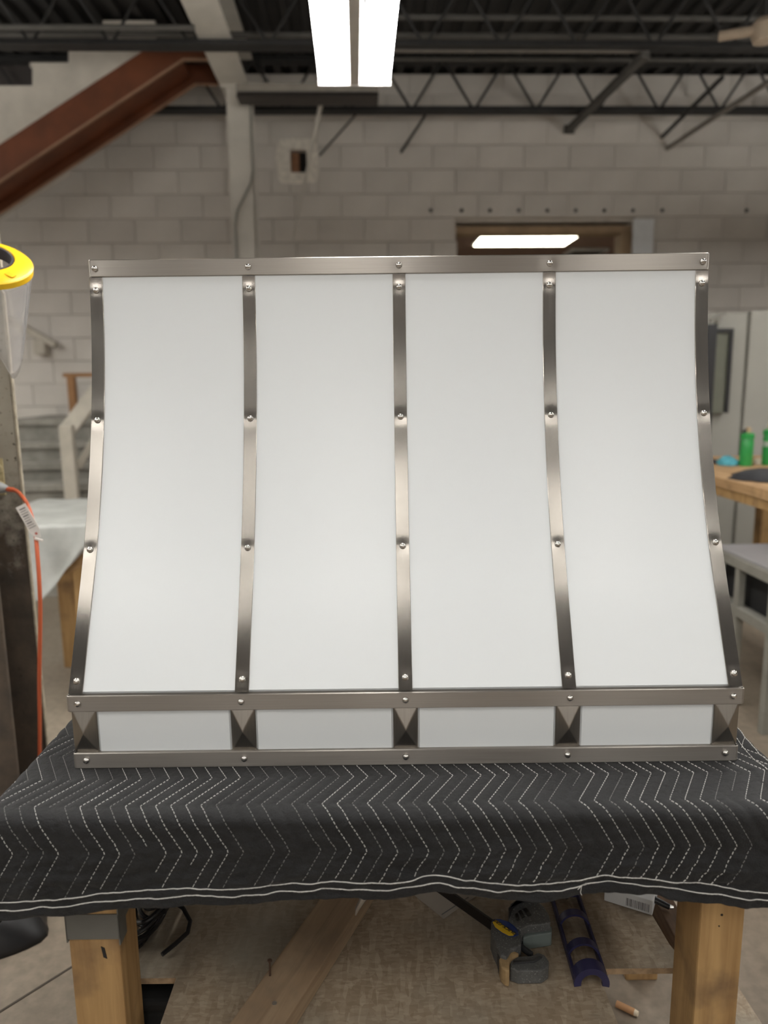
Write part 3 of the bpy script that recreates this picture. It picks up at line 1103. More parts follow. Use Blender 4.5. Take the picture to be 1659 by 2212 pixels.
# black bar clamp hanging at the hood's right edge
q = W(1533, 790, Y=5.3)
bc = empty('hanging_bar', (q.x, 5.3, 0))
z1 = W(1535, 700, Y=5.3).z
z0 = W(1535, 1000, Y=5.3).z
MB().box((-0.035, -0.012, 0), (0.035, 0.012, z1)).build('bar', 'black_frame', bc, bevel=0.003)
MB().bar((-0.02, 0, z1 + 0.02), (0.09, 0, z1 + 0.075), 0.03, 0.02).build('hook', 'rack_grey', bc, bevel=0.004)
MB().bar((0.03, 0, z1 + 0.001), (0.05, 0, z1 + 0.05), 0.035, 0.03, (1, 0, 0)).build('hook_neck', 'rack_grey', bc, bevel=0.004)
tag(bc, 'tall black bar with a hooked grey top beside the mirror', 'bar')

# bench: runs away from the camera, its left side in view
BZ = W(1600, 1008, Y=4.25).z
e0 = W(1540, 1027, Z=BZ)
BX0, BX1, BY0, BY1 = e0.x - 0.01, e0.x + 0.85, 2.2, 4.85
wbn = empty('work_bench', (BX0, BY0, 0))
nb = 5
wdt = (BX1 - BX0) / nb
for i in range(nb):
    MB().box((wdt * i, 0, BZ - 0.05), (wdt * (i + 1) - 0.004, BY1 - BY0, BZ)).build('plank', 'bench_wood_y', wbn, bevel=0.003)
MB().box((0.012, 0.05, BZ - 0.10), (0.05, BY1 - BY0 - 0.05, BZ - 0.0505)).build('apron', 'lumber_leg', wbn, bevel=0.003)
for lx in (0.052, BX1 - BX0 - 0.13):
    for ly in (0.12, BY1 - BY0 - 0.2):
        MB().box((lx, ly, 0), (lx + 0.088, ly + 0.088, BZ - 0.0505)).build('leg', 'lumber_leg', wbn, bevel=0.004)
ly = BY1 - BY0 - 0.25
MB().bar((0.095, ly - 0.42, BZ - 0.12), (0.095, ly + 0.05, BZ - 0.5), 0.04, 0.09, (0, 0.6, 0.8)).build('brace', 'bench_wood', wbn, bevel=0.003)
tag(wbn, 'plank-topped wooden workbench at right holding the green bottles', 'workbench')


def bottle(px, py, s, capped, label):
    p = W(px, py, Z=BZ + 0.0005)
    b = empty('spray_bottle', p)
    R = 0.036 * s
    H = 0.19 * s
    MB().lathe([(R * 0.92, 0), (R, 0.006), (R, H * 0.75), (R * 0.86, H * 0.82), (R * 1.06, H * 0.83), (R * 1.06, H * 0.97), (R * 0.6, H)], 22) \
        .build('bottle_body', 'green_plastic', b, auto=0.5)
    if capped:
        MB().lathe([(R * 0.55, H + .0005), (R * 0.5, H * 1.16), (R * 0.3, H * 1.18)], 16).build('collar', 'cream_cap', b, auto=0.5)
        MB().lathe([(R * 0.3, H * 1.185), (R * 0.34, H * 1.2), (R * 0.34, H * 1.36), (R * 0.1, H * 1.38)], 14).build('nozzle', 'black_frame', b, auto=0.5)
        MB().lathe([(R * 1.012, H * 0.52), (R * 1.012, H * 0.66)], 22).build('label_band', 'grey_label', b, auto=0.5)
    else:
        MB().bar((0.0, 0, H + .0005), (0.006, 0, H * 1.17), 0.024, 0.024, (0, 1, 0)).build('nozzle', 'nozzle_tan', b, bevel=0.005)
        MB().bar((-0.028, 0, H + .0005), (-0.012, 0, H * 1.09), 0.014, 0.014, (0, 1, 0)).build('trigger', 'black_frame', b, bevel=0.003)
    tag(b, label, 'bottle', 'green bottles on the workbench')
    return b


bottle(1610, 1006, 1.02, False, 'green bottle with tan nozzle standing beside the cyan cloth')
bottle(1660, 1004, 1.12, True, 'green bottle with cream cap at the right frame edge')


def lump(name, mat, c, rx, ry, rz, label, cat, seed=0, nu=28, nv=12, amp=0.25, world=True):
    def P(u, v):
        t, q = 2 * pi * u, v * pi / 2
        k = 1 + amp * noise.noise(Vector((cos(t) * 2 + seed, sin(t) * 2, v * 3))) * (0.4 + 0.6 * cos(q))
        return Vector((rx * cos(t) * cos(q) * k, ry * sin(t) * cos(q) * k, rz * sin(q) * (1 + amp * 1.2 * noise.noise(Vector((cos(t) * 3, sin(t) * 3 + seed, v * 2))))))
    mb = MB().grid(P, nu, nv)
    mb.f.append(tuple(range(nu)))
    mb.mi.append(0)
    o = mb.build(name, mat, smooth=True)
    o.location = c
    return tag(o, label, cat)


p = W(1572, 1004, Z=BZ + 0.001)
lump('cleaning_cloth', 'cyan_cloth', p, 0.062, 0.06, 0.05, 'crumpled cyan cloth on the bench beside a green bottle', 'cloth', 3)
p = W(1536, 999, Z=BZ + 0.001)
lump('folded_rag', 'black_cloth', p, 0.04, 0.07, 0.022, 'flat dark rag on the bench left of the cyan cloth', 'cloth', 5)
p = W(1660, 1034, Z=BZ + 0.001)
lump('moving_pad', 'black_cloth', p, 0.19, 0.16, 0.05, 'folded charcoal pad on the bench in front of the green bottles', 'moving pad', 9, amp=0.18)
p = W(1637, 1003, Z=BZ + 0.001)
o = MB().lathe([(0.022, 0), (0.024, 0.004), (0.024, 0.032), (0.018, 0.036)], 16).build('small_jar', 'cream_cap', auto=0.5)
o.location = p
tag(o, 'small cream jar between the two green bottles', 'jar')

# steel rack below
RZt = W(1600, 1180, Y=3.4).z
g0, g1 = W(1548, 1176, Z=RZt), W(1690, 1240, Z=RZt)
gd = (g1 - g0).normalized()
gp = Vector((-gd.y, gd.x, 0))
if gp.y < 0:
    gp = -gp
g1 = g1 + gd * 0.1
rk = empty('steel_rack', (g0.x, g0.y, 0))
bb = Vector((g0.x, g0.y, 0))
Dp = 0.55
pts = [g0, g1, g1 + gp * Dp, g0 + gp * Dp]
MB().prism([p - bb - Vector((0, 0, 0.012)) for p in pts], (0, 0, 0.012)).build('top_sheet', 'rack_top', rk, bevel=0.002)
dn = Vector((0, 0, -0.036))
MB().bar(g0 - bb + dn, g1 - bb + dn, 0.04, 0.045).build('top_rail', 'rack_grey', rk, bevel=0.004)
bot = W(1570, 1292, Y=3.4).z
bot = max(0.06, bot)
up0 = Vector((0, 0, bot - RZt))
MB().bar(g0 - bb + up0, g1 - bb + up0, 0.04, 0.045).build('bottom_rail', 'rack_grey', rk, bevel=0.004)
MB().bar(g0 + gp * Dp - bb + dn, g1 + gp * Dp - bb + dn, 0.04, 0.045).build('top_rail', 'rack_grey', rk, bevel=0.004)
Lr = (g1 - g0).length
for k in (0.03, 0.24, 0.52, 0.8):
    p = g0 + gd * k - bb
    MB().bar((p.x, p.y, 0), (p.x, p.y, RZt - 0.06), 0.035, 0.035, (1, 0, 0)).build('upright', 'rack_grey', rk, bevel=0.003)
for k in (0.03, Lr - 0.03):
    p = g0 + gd * k + gp * Dp - bb
    MB().bar((p.x, p.y, 0), (p.x, p.y, RZt - 0.06), 0.035, 0.035, (1, 0, 0)).build('upright', 'rack_grey', rk, bevel=0.003)
MB().prism([p - bb + Vector((0, 0, bot - RZt - 0.0)) for p in (g0 + gp * 0.03, g1 + gp * 0.03, g1 + gp * Dp, g0 + gp * Dp)], (0, 0, 0.012)).build('bottom_shelf', 'rack_grey', rk)
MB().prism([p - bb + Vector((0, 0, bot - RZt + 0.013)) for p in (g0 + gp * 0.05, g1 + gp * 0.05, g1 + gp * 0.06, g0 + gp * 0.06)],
           (0, 0, RZt - bot - 0.03)).build('shade_sheet', 'black_void', rk)  # black sheet close behind the front uprights, standing for the shaded interior
tag(rk, 'low grey steel rack with sheet-metal top, right of the hood', 'rack')

# ================================================================== LEFT STEEL COLUMN and what hangs on it
CY0, CY1 = 2.15, 2.36
xr1 = W(107, 1690, Y=CY1).x
xr0 = W(45, 1690, Y=CY0).x
sc = empty('steel_column', (xr1 - 0.13, (CY0 + CY1) / 2, 0))
cb = sc.location.copy()
ztop = JZ - 0.002
MB().box((-0.13, CY1 - cb.y, 0), (0.13, CY1 - cb.y + 0.014, ztop)).build('flange', 'column_rust_shade', sc, bevel=0.003)
MB().box((xr0 - cb.x - 0.26, CY0 - cb.y - 0.014, 0), (xr0 - cb.x, CY0 - cb.y, ztop)).build('flange', 'column_rust_shade', sc, bevel=0.003)
MB().box((-0.006, CY0 - cb.y + .0005, 0), (0.006, CY1 - cb.y - .0005, ztop)).build('web', 'column_rust_shade', sc)
MB().bar((0.134, CY1 - cb.y + 0.004, 0), (0.134, CY1 - cb.y + 0.004, ztop), 0.007, 0.012, (0, 1, 0)).build('edge_bead', 'flange_edge', sc, bevel=0.002)
tag(sc, 'worn grey steel H-column with rust stains at the left frame edge', 'column')

# outlet on the far flange
q = W(2, 1030, Y=CY1 - 0.002)
ou = empty('power_outlet', (q.x, CY1 - 0.002, q.z))
MB().box((-0.035, -0.006, -0.058), (0.012, 0.0, 0.058)).build('cover_plate', 'outlet_ivory', ou, bevel=0.002)
for s in (1, -1):
    f = MB().lathe([(0.016, 0), (0.016, 0.003), (0.013, 0.005)], 18, Matrix.Translation((-0.004, -0.0065, s * 0.026)) @ Matrix.Rotation(pi / 2, 4, 'X')).build('socket', 'outlet_ivory', ou, auto=0.5)
    for k in (-0.006, 0.002):
        MB().box((k - 0.001, -0.0126, s * 0.026 - 0.002), (k + 0.001, -0.0118, s * 0.026 + 0.006)).build('slot', 'outlet_slot', f)
tag(ou, 'weathered ivory power outlet on the rusty column', 'outlet')

# extension cord with plug and tag
cd = [(12, 1056), (28, 1058), (40, 1064), (52, 1078), (60, 1092), (66, 1108), (72, 1130), (77, 1155), (81, 1200), (85, 1260), (87, 1320), (86, 1400), (85, 1480),
      (86, 1560), (86, 1640), (90, 1750)]
pts = []
for i, (x, y) in enumerate(cd):
    Y = CY0 + 0.02 + 0.05 * sin(i * 0.5)
    if i < 3:
        Y = CY1 - 0.05 - 0.02 * i
    pts.append(W(x, y, Y=Y))
# smooth the path
sp = []
for i in range(len(pts) - 1):
    p0, p1, p2, p3 = pts[max(i - 1, 0)], pts[i], pts[i + 1], pts[min(i + 2, len(pts) - 1)]
    for k in range(6):
        t = k / 6
        sp.append(0.5 * ((2 * p1) + (-p0 + p2) * t + (2 * p0 - 5 * p1 + 4 * p2 - p3) * t * t + (-p0 + 3 * p1 - 3 * p2 + p3) * t ** 3))
last = sp[-1]
sp += [Vector((last.x, last.y, last.z - 0.2)), Vector((last.x, last.y + 0.0, 0.05)), Vector((last.x + 0.02, last.y, 0.012)), Vector((last.x + 0.05, last.y + 0.01, 0.007)), Vector((last.x + 0.3, last.y + 0.05, 0.007))]
ec = empty('extension_cord', sp[0])
eb = sp[0].copy()
MB().tube([p - eb for p in sp], 0.0058, 10).build('cable', 'orange_cord', ec, auto=0.6)
MB().tube([Vector((-0.055, 0.01, 0.003)), Vector((-0.02, 0.005, 0.003)), Vector((-0.004, 0, 0.001)), Vector((0.008, 0, 0))], [0.019, 0.019, 0.014, 0.009], 12).build('plug', 'plug_clear', ec, auto=0.6)
rg = MB()
for k in range(4):
    p = sp[0].lerp(sp[6], k / 4 + 0.15) - eb
    rg.tube([p, p + (sp[6] - sp[0]).normalized() * 0.003], 0.0075, 10)
rg.build('strain_relief', 'orange_cord', ec)
# the paper tag folded round the cord
t0, t1 = W(44, 1092, Y=CY0 - 0.01) - eb, W(84, 1162, Y=CY0 - 0.01) - eb
d = (t1 - t0).normalized()
s = Vector((0, 1, 0)).cross(d).normalized()
if s.x < 0:
    s = -s
w = 0.0155
tg = MB().prism([t0 - s * w, t0 + s * w, t0.lerp(t1, 0.75) + s * w, t1 + s * 0.006, t1 - s * 0.006, t0.lerp(t1, 0.78) - s * w], (0, 0.0012, 0)).build('tag', 'tag_white', ec)
ink = MB()
for k in range(9):
    a = t0.lerp(t1, 0.1 + 0.07 * k)
    ink.bar(a - s * w * random.uniform(0.5, 0.8) + Vector((0, -0.0004, 0)), a + s * w * random.uniform(0.1, 0.75) + Vector((0, -0.0004, 0)), 0.0006,
            0.0016 if k % 3 else 0.003, d)
ink.build('fine_print', 'tag_ink', tg)
a = t0.lerp(t1, 0.86)
MB().lathe([(0.004, 0), (0.004, 0.0006)], 12, Matrix.Translation(a + Vector((0, -0.0002, 0))) @ Matrix.Rotation(pi / 2, 4, 'X')).build('red_mark', 'tag_red', tg)
MB().bar(t1 - d * 0.004 - s * .012, t1 + d * 0.012 + s * 0.006, 0.006, 0.006).build('tie', 'tag_white', ec, bevel=0.001)
tag(ec, 'orange extension cord with white tag plugged in at the rusty column', 'extension cord')

# face shield with yellow brow guard
FSY = CY0 - 0.12
c = W(-36, 562, Y=FSY)
fs_ = empty('face_shield', c)
tilt = Matrix.Rotation(rad(38), 4, 'X') @ Matrix.Rotation(rad(14), 4, 'Y')


def ell(rx, ry, z, n=56):
    return [tilt @ Vector((rx * cos(2 * pi * k / n), ry * sin(2 * pi * k / n), z)) for k in range(n)]


N = 56
ro, ri = (0.118, 0.098), (0.073, 0.062)
rings = [ell(*ri, 0.0), ell(ri[0] + .003, ri[1] + .003, 0.004), ell(ro[0] - 0.006, ro[1] - 0.006, 0.0), ell(*ro, -0.006), ell(ro[0] - .001, ro[1] - .001, -0.022),
         ell(ro[0] - 0.008, ro[1] - 0.008, -0.022), ell(ro[0] - 0.010, ro[1] - 0.010, -0.008), ell(ri[0], ri[1], -0.008)]
# the inner opening sits toward the wearer, off centre
for r in (0, 1, 7):
    rings[r] = [p + tilt @ Vector((-0.004, 0.012, 0)) for p in rings[r]]
vs = [p for r in rings for p in r]
R_ = len(rings)
fcs = [(r * N + k, r * N + (k + 1) % N, ((r + 1) % R_) * N + (k + 1) % N, ((r + 1) % R_) * N + k) for r in range(R_) for k in range(N)]
bg = MB().add(vs, fcs).build('brow_guard', 'yellow_plastic', fs_, auto=0.7)
so = tilt @ Vector((-0.004, 0.012, 0))
e1_, e2_ = ell(ri[0] - .001, ri[1] - .001, 0.003), ell(ri[0] - .001, ri[1] - .001, -0.03)
e3_, e4_ = ell(ri[0] - .006, ri[1] - .006, -0.03), ell(ri[0] - .006, ri[1] - .006, 0.003)
vs = [p + so for e in (e1_, e2_, e3_, e4_) for p in e]
fcs = [(r * N + k, r * N + (k + 1) % N, ((r + 1) % 4) * N + (k + 1) % N, ((r + 1) % 4) * N + k) for r in range(4) for k in range(N)]
MB().add(vs, fcs).build('headband', 'dark_foam', fs_, auto=0.7)
M = tilt @ Matrix.Translation((0.078, -0.045, 0.0030)) @ Matrix.Rotation(rad(-25), 4, 'Z')
MB().box((-0.012, -0.007, -0.0002), (0.012, 0.007, 0.0012), M=M).build('sticker', 'yellow_sticker', bg)


def visor(u, v):
    t = -0.62 * pi + 0.80 * pi * u
    top = tilt @ Vector(((ro[0] - 0.004) * cos(t), (ro[1] - 0.004) * sin(t), -0.018))
    low = Vector((0.072 + (top.x - 0.072) * 0.10, top.y * 0.5 - 0.01, top.z - 0.235 + 0.035 * u))
    return top.lerp(low, v)


vb = MB().grid(visor, 40, 14).build('visor', 'clear_visor', fs_, smooth=True)
sm = vb.modifiers.new('thickness', 'SOLIDIFY')
sm.thickness = 0.0015
for uu in (0.70, 0.80, 1.0):
    MB().tube([visor(uu, k / 10) for k in range(11)], 0.0016, 6).build('visor_edge', 'clear_visor', fs_, smooth=True)
tag(fs_, 'yellow-browed clear face shield hanging at the left edge', 'face shield')

# ================================================================== TABLE (camera-square frame, z relative to the camera)
ZB = -0.697            # blanket surface under the hood
ZT = ZB - 0.012        # table top
TX0, TX1 = -0.672, 0.705
TYF, TYB = 1.124, 1.80
LT = -1.118            # lower shelf top
ZF = -CAMZ             # floor

tb = tempty('work_table', (0, 1.4, ZF))
B0 = (0, 1.4, ZF)
Rel(B0).box((TX0 + 0.004, TYF, ZT - 0.02), (TX1 - 0.004, TYB, ZT - 0.001)).build('table_top', 'strand_board', tb)
Rel(B0).box((TX0 + 0.015, TYF + 0.004, ZT - 0.11), (TX1 - 0.015, TYF + 0.04, ZT - 0.0205)).build('apron', 'lumber_old', tb, bevel=0.003)
Rel(B0).box((TX0 + 0.015, TYB - 0.05, ZT - 0.11), (TX1 - 0.015, TYB - 0.012, ZT - 0.0205)).build('apron', 'lumber_old', tb, bevel=0.003)
# front legs
yl = 1.115


def leg_from(px_l, px_r, py, y0, depth=0.088):
    a, b = T(px_l, py, y=y0), T(px_r, py, y=y0)
    return a.x, b.x, y0, y0 + depth


l0, l1, y0, y1 = leg_from(153, 262, 2080, 1.126, 0.086)
lg = Rel(B0).box((l0, y0, ZF), (l1, y1, ZT - 0.115)).build('leg', 'lumber_leg', tb, bevel=0.004)
za, zb = T(205, 1974, y=1.126).z, T(205, 2027, y=1.126).z
e = 0.0025
tape = Rel(B0)
tape.box((l0 - e, y0 - e, zb), (l1 + e, y0 - 0.0003, za)).box((l1 + 0.0003, y0 - e, zb - 0.012), (l1 + e, y0 + 0.03, za + 0.01)).box((l1 + .0003, y0 + 0.03, zb + 0.02), (l1 + e, y0 + 0.06, za + 0.01))
tape.box((l1 + .0003, y0 + 0.06, zb + 0.05), (l1 + e, y1, za + 0.02)).box((l0 - e, y0 - e, zb - 0.006), (l0 - .0003, y1, za))
tape.build('tape_wrap', 'tape_grey', lg)
kn = Rel(B0)
kp = T(224, 2058, y=y0 - 0.0008)
kn.prism([(kp.x - 0.004, y0 - 0.001, kp.z + 0.012), (kp.x + 0.002, y0 - 0.001, kp.z + 0.009), (kp.x + 0.005, y0 - 0.001, kp.z - 0.012), (kp.x - 0.001, y0 - 0.001, kp.z - 0.009)], (0, 0.002, 0))
kn.build('gouge', 'cavity_dark', lg)
l0, l1, y0, y1 = leg_from(1507, 1601, 2080, 1.126, 0.1)
l0 -= 0.0
lg2 = Rel(B0).box((l0, y0, ZF), (l1, y1, ZT - 0.115)).build('leg', 'lumber_leg', tb, bevel=0.005)
for px, py, r in ((1559, 1976, 0.0022), (1553, 2000, 0.0014)):
    p = T(px, py, y=y0)
    Rel(B0).lathe([(r, 0), (r * 0.8, 0.001)], 10, Matrix.Translation((p.x, y0 - 0.0003, p.z)) @ Matrix.Rotation(pi / 2, 4, 'X')).build('nail_hole', 'cavity_dark', lg2)
# rear legs
for x in (TX0 + 0.02, TX1 - 0.10):
    Rel(B0).box((x, TYB - 0.14, ZF), (x + 0.082, TYB - 0.052, ZT - 0.0215)).build('leg', 'lumber_leg', tb, bevel=0.004)
# notched lower shelf
nL, nR = T(381, 2112, z=LT), T(1289, 2093, z=LT)
sy = nR.y
xa, xb = T(215, 2112, z=LT).x, T(1449, 2056, z=LT).x
fr = 1.02
rb = T(1392, 1948, z=LT)
poly = [(nL.x, fr), (nR.x + 0.004, fr), (nR.x, sy), (xb + 0.02, sy), (xb + 0.005, sy + 0.06), (rb.x, rb.y), (rb.x, TYB - 0.05), (xa, TYB - 0.05), (xa, sy - 0.01), (nL.x, sy - 0.01)]
sf = Rel(B0).prism([(x, y, LT - 0.0125) for x, y in poly], (0, 0, 0.0125))
sf.mats = ['strand_board', 'board_edge']
sf.mi = [0, 0] + [1] * len(poly)
sf.build('lower_shelf', 'strand_board', tb)
# shelf bearer along the right rear, dark plank on edge
p, q = T(1398, 1952, z=LT - 0.02), T(1460, 2075, z=LT - 0.02)
d = (q - p).normalized()
Rel(B0).bar(p - d * 0.25 + Vector((0.03, 0, -0.02)), q + d * 0.02 + Vector((0.03, 0, -0.02)), 0.04, 0.085).build('shelf_bearer', 'lumber_old', tb, bevel=0.003)
Rel(B0).box((xa, TYB - 0.12, LT - 0.10), (rb.x, TYB - 0.07, LT - 0.013)).build('shelf_bearer', 'lumber_old', tb, bevel=0.003)
tag(tb, 'timber-legged worktable with notched board shelf under the moving blanket', 'work table')

# ------------------------------------------------------------------ quilted moving blanket
PITCHU = 0.0254
RB = 0.022              # radius over the table edge
hem_px = [(-160, 1990), (0, 1985), (100, 1977), (285, 1960), (415, 1957), (525, 1960), (650, 1950), (725, 1942), (829, 1944), (944, 1922), (1010, 1932),
          (1079, 1942), (1179, 1947), (1304, 1930), (1404, 1937), (1479, 1947), (1659, 1960), (1850, 1968)]
hem = []
for px, py in hem_px:
    p = T(px, py, y=1.100)
    hem.append((p.x, p.z))


def lerp_tab(tab, x):
    if x <= tab[0][0]:
        return tab[0][1]
    for (a, fa), (b, fb) in zip(tab, tab[1:]):
        if x <= b:
            t = (x - a) / (b - a)
            t = t * t * (3 - 2 * t)
            return fa + (fb - fa) * t
    return tab[-1][1]


V0 = TYB + 0.0          # back edge on the table
YHANG = 1.108
LTOP = V0 - YHANG            # flat length front to back
ARC = RB * pi / 2
SIDE = 0.20             # how far it hangs at the ends


def bend(s, flat):
    """distance s along a cloth that lies flat, rolls over radius RB, then hangs: (along, drop, angle)"""
    if s <= flat - RB:
        return s, 0.0, 0.0
    t = (s - (flat - RB)) / RB
    if t <= pi / 2:
        return flat - RB + RB * sin(t), RB * (1 - cos(t)), t
    return flat, RB + (s - (flat - RB) - ARC), pi / 2


XM = (TX0 + TX1) / 2
HX = (TX1 - TX0) / 2 + 0.006
UMAX = HX - RB + ARC + SIDE


def hang(u):
    x = max(min(u, HX + 0.2), -HX - 0.2) + XM
    return -lerp_tab(hem, x) + ZB + 0.0


def vmax(u):
    return LTOP - RB + ARC + hang(u) - RB


def zig(v):
    """chevron offset of the stitching; vertices every half period"""
    half = 0.086
    v0 = V0 - 1.14
    t = (v - v0) / half
    k = math.floor(t)
    f = t - k
    tri = f if k % 2 == 0 else 1 - f
    return tri * 0.051


def surf(u, v, raised=0.0):
    """u across from the middle, v from the back edge to the front hem"""
    au, du, ta = bend(abs(u), HX)
    av, dv, tb_ = bend(v, LTOP)
    x = XM + math.copysign(au, u)
    y = V0 - av
    z = ZB - du - dv
    hv = max(0.0, min(1.0, (v - (LTOP - RB)) / 0.12))
    hu = max(0.0, min(1.0, (abs(u) - (HX - RB)) / 0.12))
    # outward direction
    n = Vector((math.copysign(sin(ta), u) if ta else 0, -sin(tb_), cos(tb_) * cos(ta))).normalized()
    # quilting: hollow along each seam
    ph = (u - zig(v)) / PITCHU
    fr_ = ph - math.floor(ph)
    q = abs(sin(pi * fr_)) ** 0.6
    vm = vmax(u)
    edge = min(1.0, max(0.0, (vm - 0.036 - v) / 0.012))
    puff = 0.0026 * q * edge
    wr = 0.0
    if hv > 0:
        w1 = noise.noise(Vector((u * 9, v * 26, 2.0)))
        w2 = noise.noise(Vector((u * 22, v * 60, 7.0)))
        w3 = noise.noise(Vector((u * 3.1, v * 1.5, 4.0)))
        w4 = noise.noise(Vector((u * 60 + v * 14, v * 95, 11.0)))
        wr = hv * (0.0062 * w1 + 0.0052 * w2 + 0.0026 * w4 + 0.007 * w3 * hv + 0.0035 * sin(u * 11 + 1.0) * hv)
        # hem swings out a little
        wr += 0.010 * hv * hv
    else:
        wr = 0.0012 * noise.noise(Vector((u * 7, v * 7, 3.0)))
        if abs(u) > 0.64:
            wr += 0.010 * max(0, min(1, (u - 0.62) / 0.06)) * (0.5 + 0.5 * noise.noise(Vector((0, v * 7, 1.0))))
    if hu > 0:
        wr += hu * 0.006 * noise.noise(Vector((u * 20, v * 9, 5.0)))
    # under the hood the cloth lies flat
    px_, py_ = x, y
    under = max(0.0, min(1.0, (py_ - 1.235) / 0.03)) * max(0.0, min(1.0, (0.66 - abs(px_ - 0.035)) / 0.02))
    off = (puff + wr) * (1 - under) + raised - 0.0026 * (1 - under) * 0.5
    return Vector((x, y, z)) + n * off


NU, NV = 470, 250
bl = tempty('moving_blanket', (0, 1.4, ZB))
BB = (0, 1.4, ZB)


def cl(u, v):
    uu = (u * 2 - 1) * UMAX
    vm = vmax(uu)
    # finer rows over the edge and the hang
    s = v * 0.34 / 0.5 if v < 0.5 else 0.34 + (v - 0.5) * 0.66 / 0.5
    return surf(uu, (s if False else (v ** 0.75)) * vm)


cm_ = Rel(BB).grid(cl, NU, NV)
co_ = cm_.build('quilted_cloth', 'blanket_cloth', bl, smooth=True)
md = co_.modifiers.new('thickness', 'SOLIDIFY')
md.thickness = 0.004
md.offset = -1


def dash(mb, a, b, n, w=0.00047, h=0.0006):
    d = b - a
    if d.length < 1e-5:
        return
    s = d.cross(n)
    if s.length < 1e-7:
        return
    s = s.normalized() * w
    u = n * h
    e = d * 0.12
    vs = [a + s - u, a - s - u, b - s - u, b + s - u, a + e + s * 0.7 + u, a + e - s * 0.7 + u, b - e - s * 0.7 + u, b - e + s * 0.7 + u]
    mb.add(vs, [(4, 5, 6, 7), (0, 4, 7, 3), (1, 2, 6, 5), (0, 1, 5, 4), (2, 3, 7, 6)])


def nrm(u, v):
    d = 0.002
    a = surf(u + d, v) - surf(u - d, v)
    b = surf(u, v + d) - surf(u, v - d)
    n = a.cross(b)
    if n.length < 1e-9:
        return Vector((0, 0, 1))
    n.normalize()
    return -n if (n.z < -0.2 or n.y > 0.2) else n


vstart = V0 - 1.62      # only the strip the hood leaves free is stitched in detail
kmin, kmax = int(-UMAX / PITCHU) - 3, int(UMAX / PITCHU) + 1
SEG, GAPS = 0.0056, 0.0024
for k in range(kmin, kmax + 1):
    mb = Rel(BB)
    v = LTOP - 0.62
    broken = random.random() < 0.12
    brk = random.uniform(LTOP - 0.08, LTOP + 0.1)
    while True:
        u = k * PITCHU + zig(v)
        if abs(u) > UMAX - 0.03:
            v += SEG
            if v > LTOP + 0.25:
                break
            continue
        if v > vmax(u) - 0.037:
            break
        y = V0 - v
        x = XM + u
        hidden = y > 1.27 and abs(x - 0.035) < 0.605
        if not hidden and not (broken and v > brk):
            dv = SEG * 0.83
            u2 = k * PITCHU + zig(v + dv)
            n = nrm(u, v)
            dash(mb, surf(u, v, 0.0011), surf(u2, v + dv, 0.0011), n)
        v += (SEG + GAPS) * 0.83
    if mb.f:
        mb.build('stitch_line', 'faded_thread' if random.random() < 0.4 else 'white_thread', bl)
# double seam of the hem, front and right edge
for off in (0.0315, 0.0175):
    mb = Rel(BB)
    u = -UMAX + 0.002
    while u < UMAX - 0.004:
        v = vmax(u) - off
        du = 0.007
        dash(mb, surf(u, v, 0.0006), surf(u + du * 1.05, vmax(u + du) - off, 0.0006), nrm(u, v), 0.0008, 0.0007)
        u += du
    mb.build('hem_seam', 'white_thread', bl)
for uo in (0.668, 0.684):
    mb = Rel(BB)
    v = LTOP - 0.60
    while v < LTOP - 0.03 if uo > 0.66 else v < LTOP - 0.2:
        w_ = 0.006 * sin(v * 21)
        dash(mb, surf(uo + w_, v, 0.0006), surf(uo + 0.006 * sin((v + .007) * 21), v + 0.007, 0.0006), nrm(uo, v), 0.0007)
        v += 0.0095
    mb.build('edge_seam', 'white_thread', bl)
# loose thread end
mb = Rel(BB)
u = T(1248, 1890, y=TYF).x - XM
pp = [(u - 0.006, 0.157), (u + 0.001, 0.150), (u + 0.009, 0.147), (u + 0.001, 0.150), (u - 0.001, 0.163), (u + 0.002, 0.170)]
for (a, b), (c, d2) in zip(pp, pp[1:]):
    dash(mb, surf(a, LTOP + b - 0.03, 0.0016), surf(c, LTOP + d2 - 0.03, 0.0016), Vector((0, -1, 0)), 0.0005, 0.0005)
mb.build('loose_thread', 'white_thread', bl)
tag(bl, 'charcoal quilted moving blanket with white zigzag stitching draped over the worktable', 'blanket')

# ================================================================== RANGE HOOD
HXC = 0.035             # centre
W2 = 0.6096
ZTOP, ZBT = 0.2405, -0.697
YTOP, YBASE, YBACK = 1.5215, 1.2705, 1.765
HB = (HXC, 1.5, ZBT)
hd_ = tempty('range_hood', HB)


KN = 0.62               # the sweep runs out straight below here


def prof(z):
    t = ZTOP - z
    k = min(t, KN)
    return YTOP - 0.045 * k - 0.37 * k * k - max(0.0, t - KN) * 0.502


def slope(z):
    return 0.045 + 0.74 * min(ZTOP - z, KN)


def pnorm(z):
    s = slope(z)
    return Vector((0, -1, s)).normalized()


ZP0 = -0.548            # where the curve meets the base
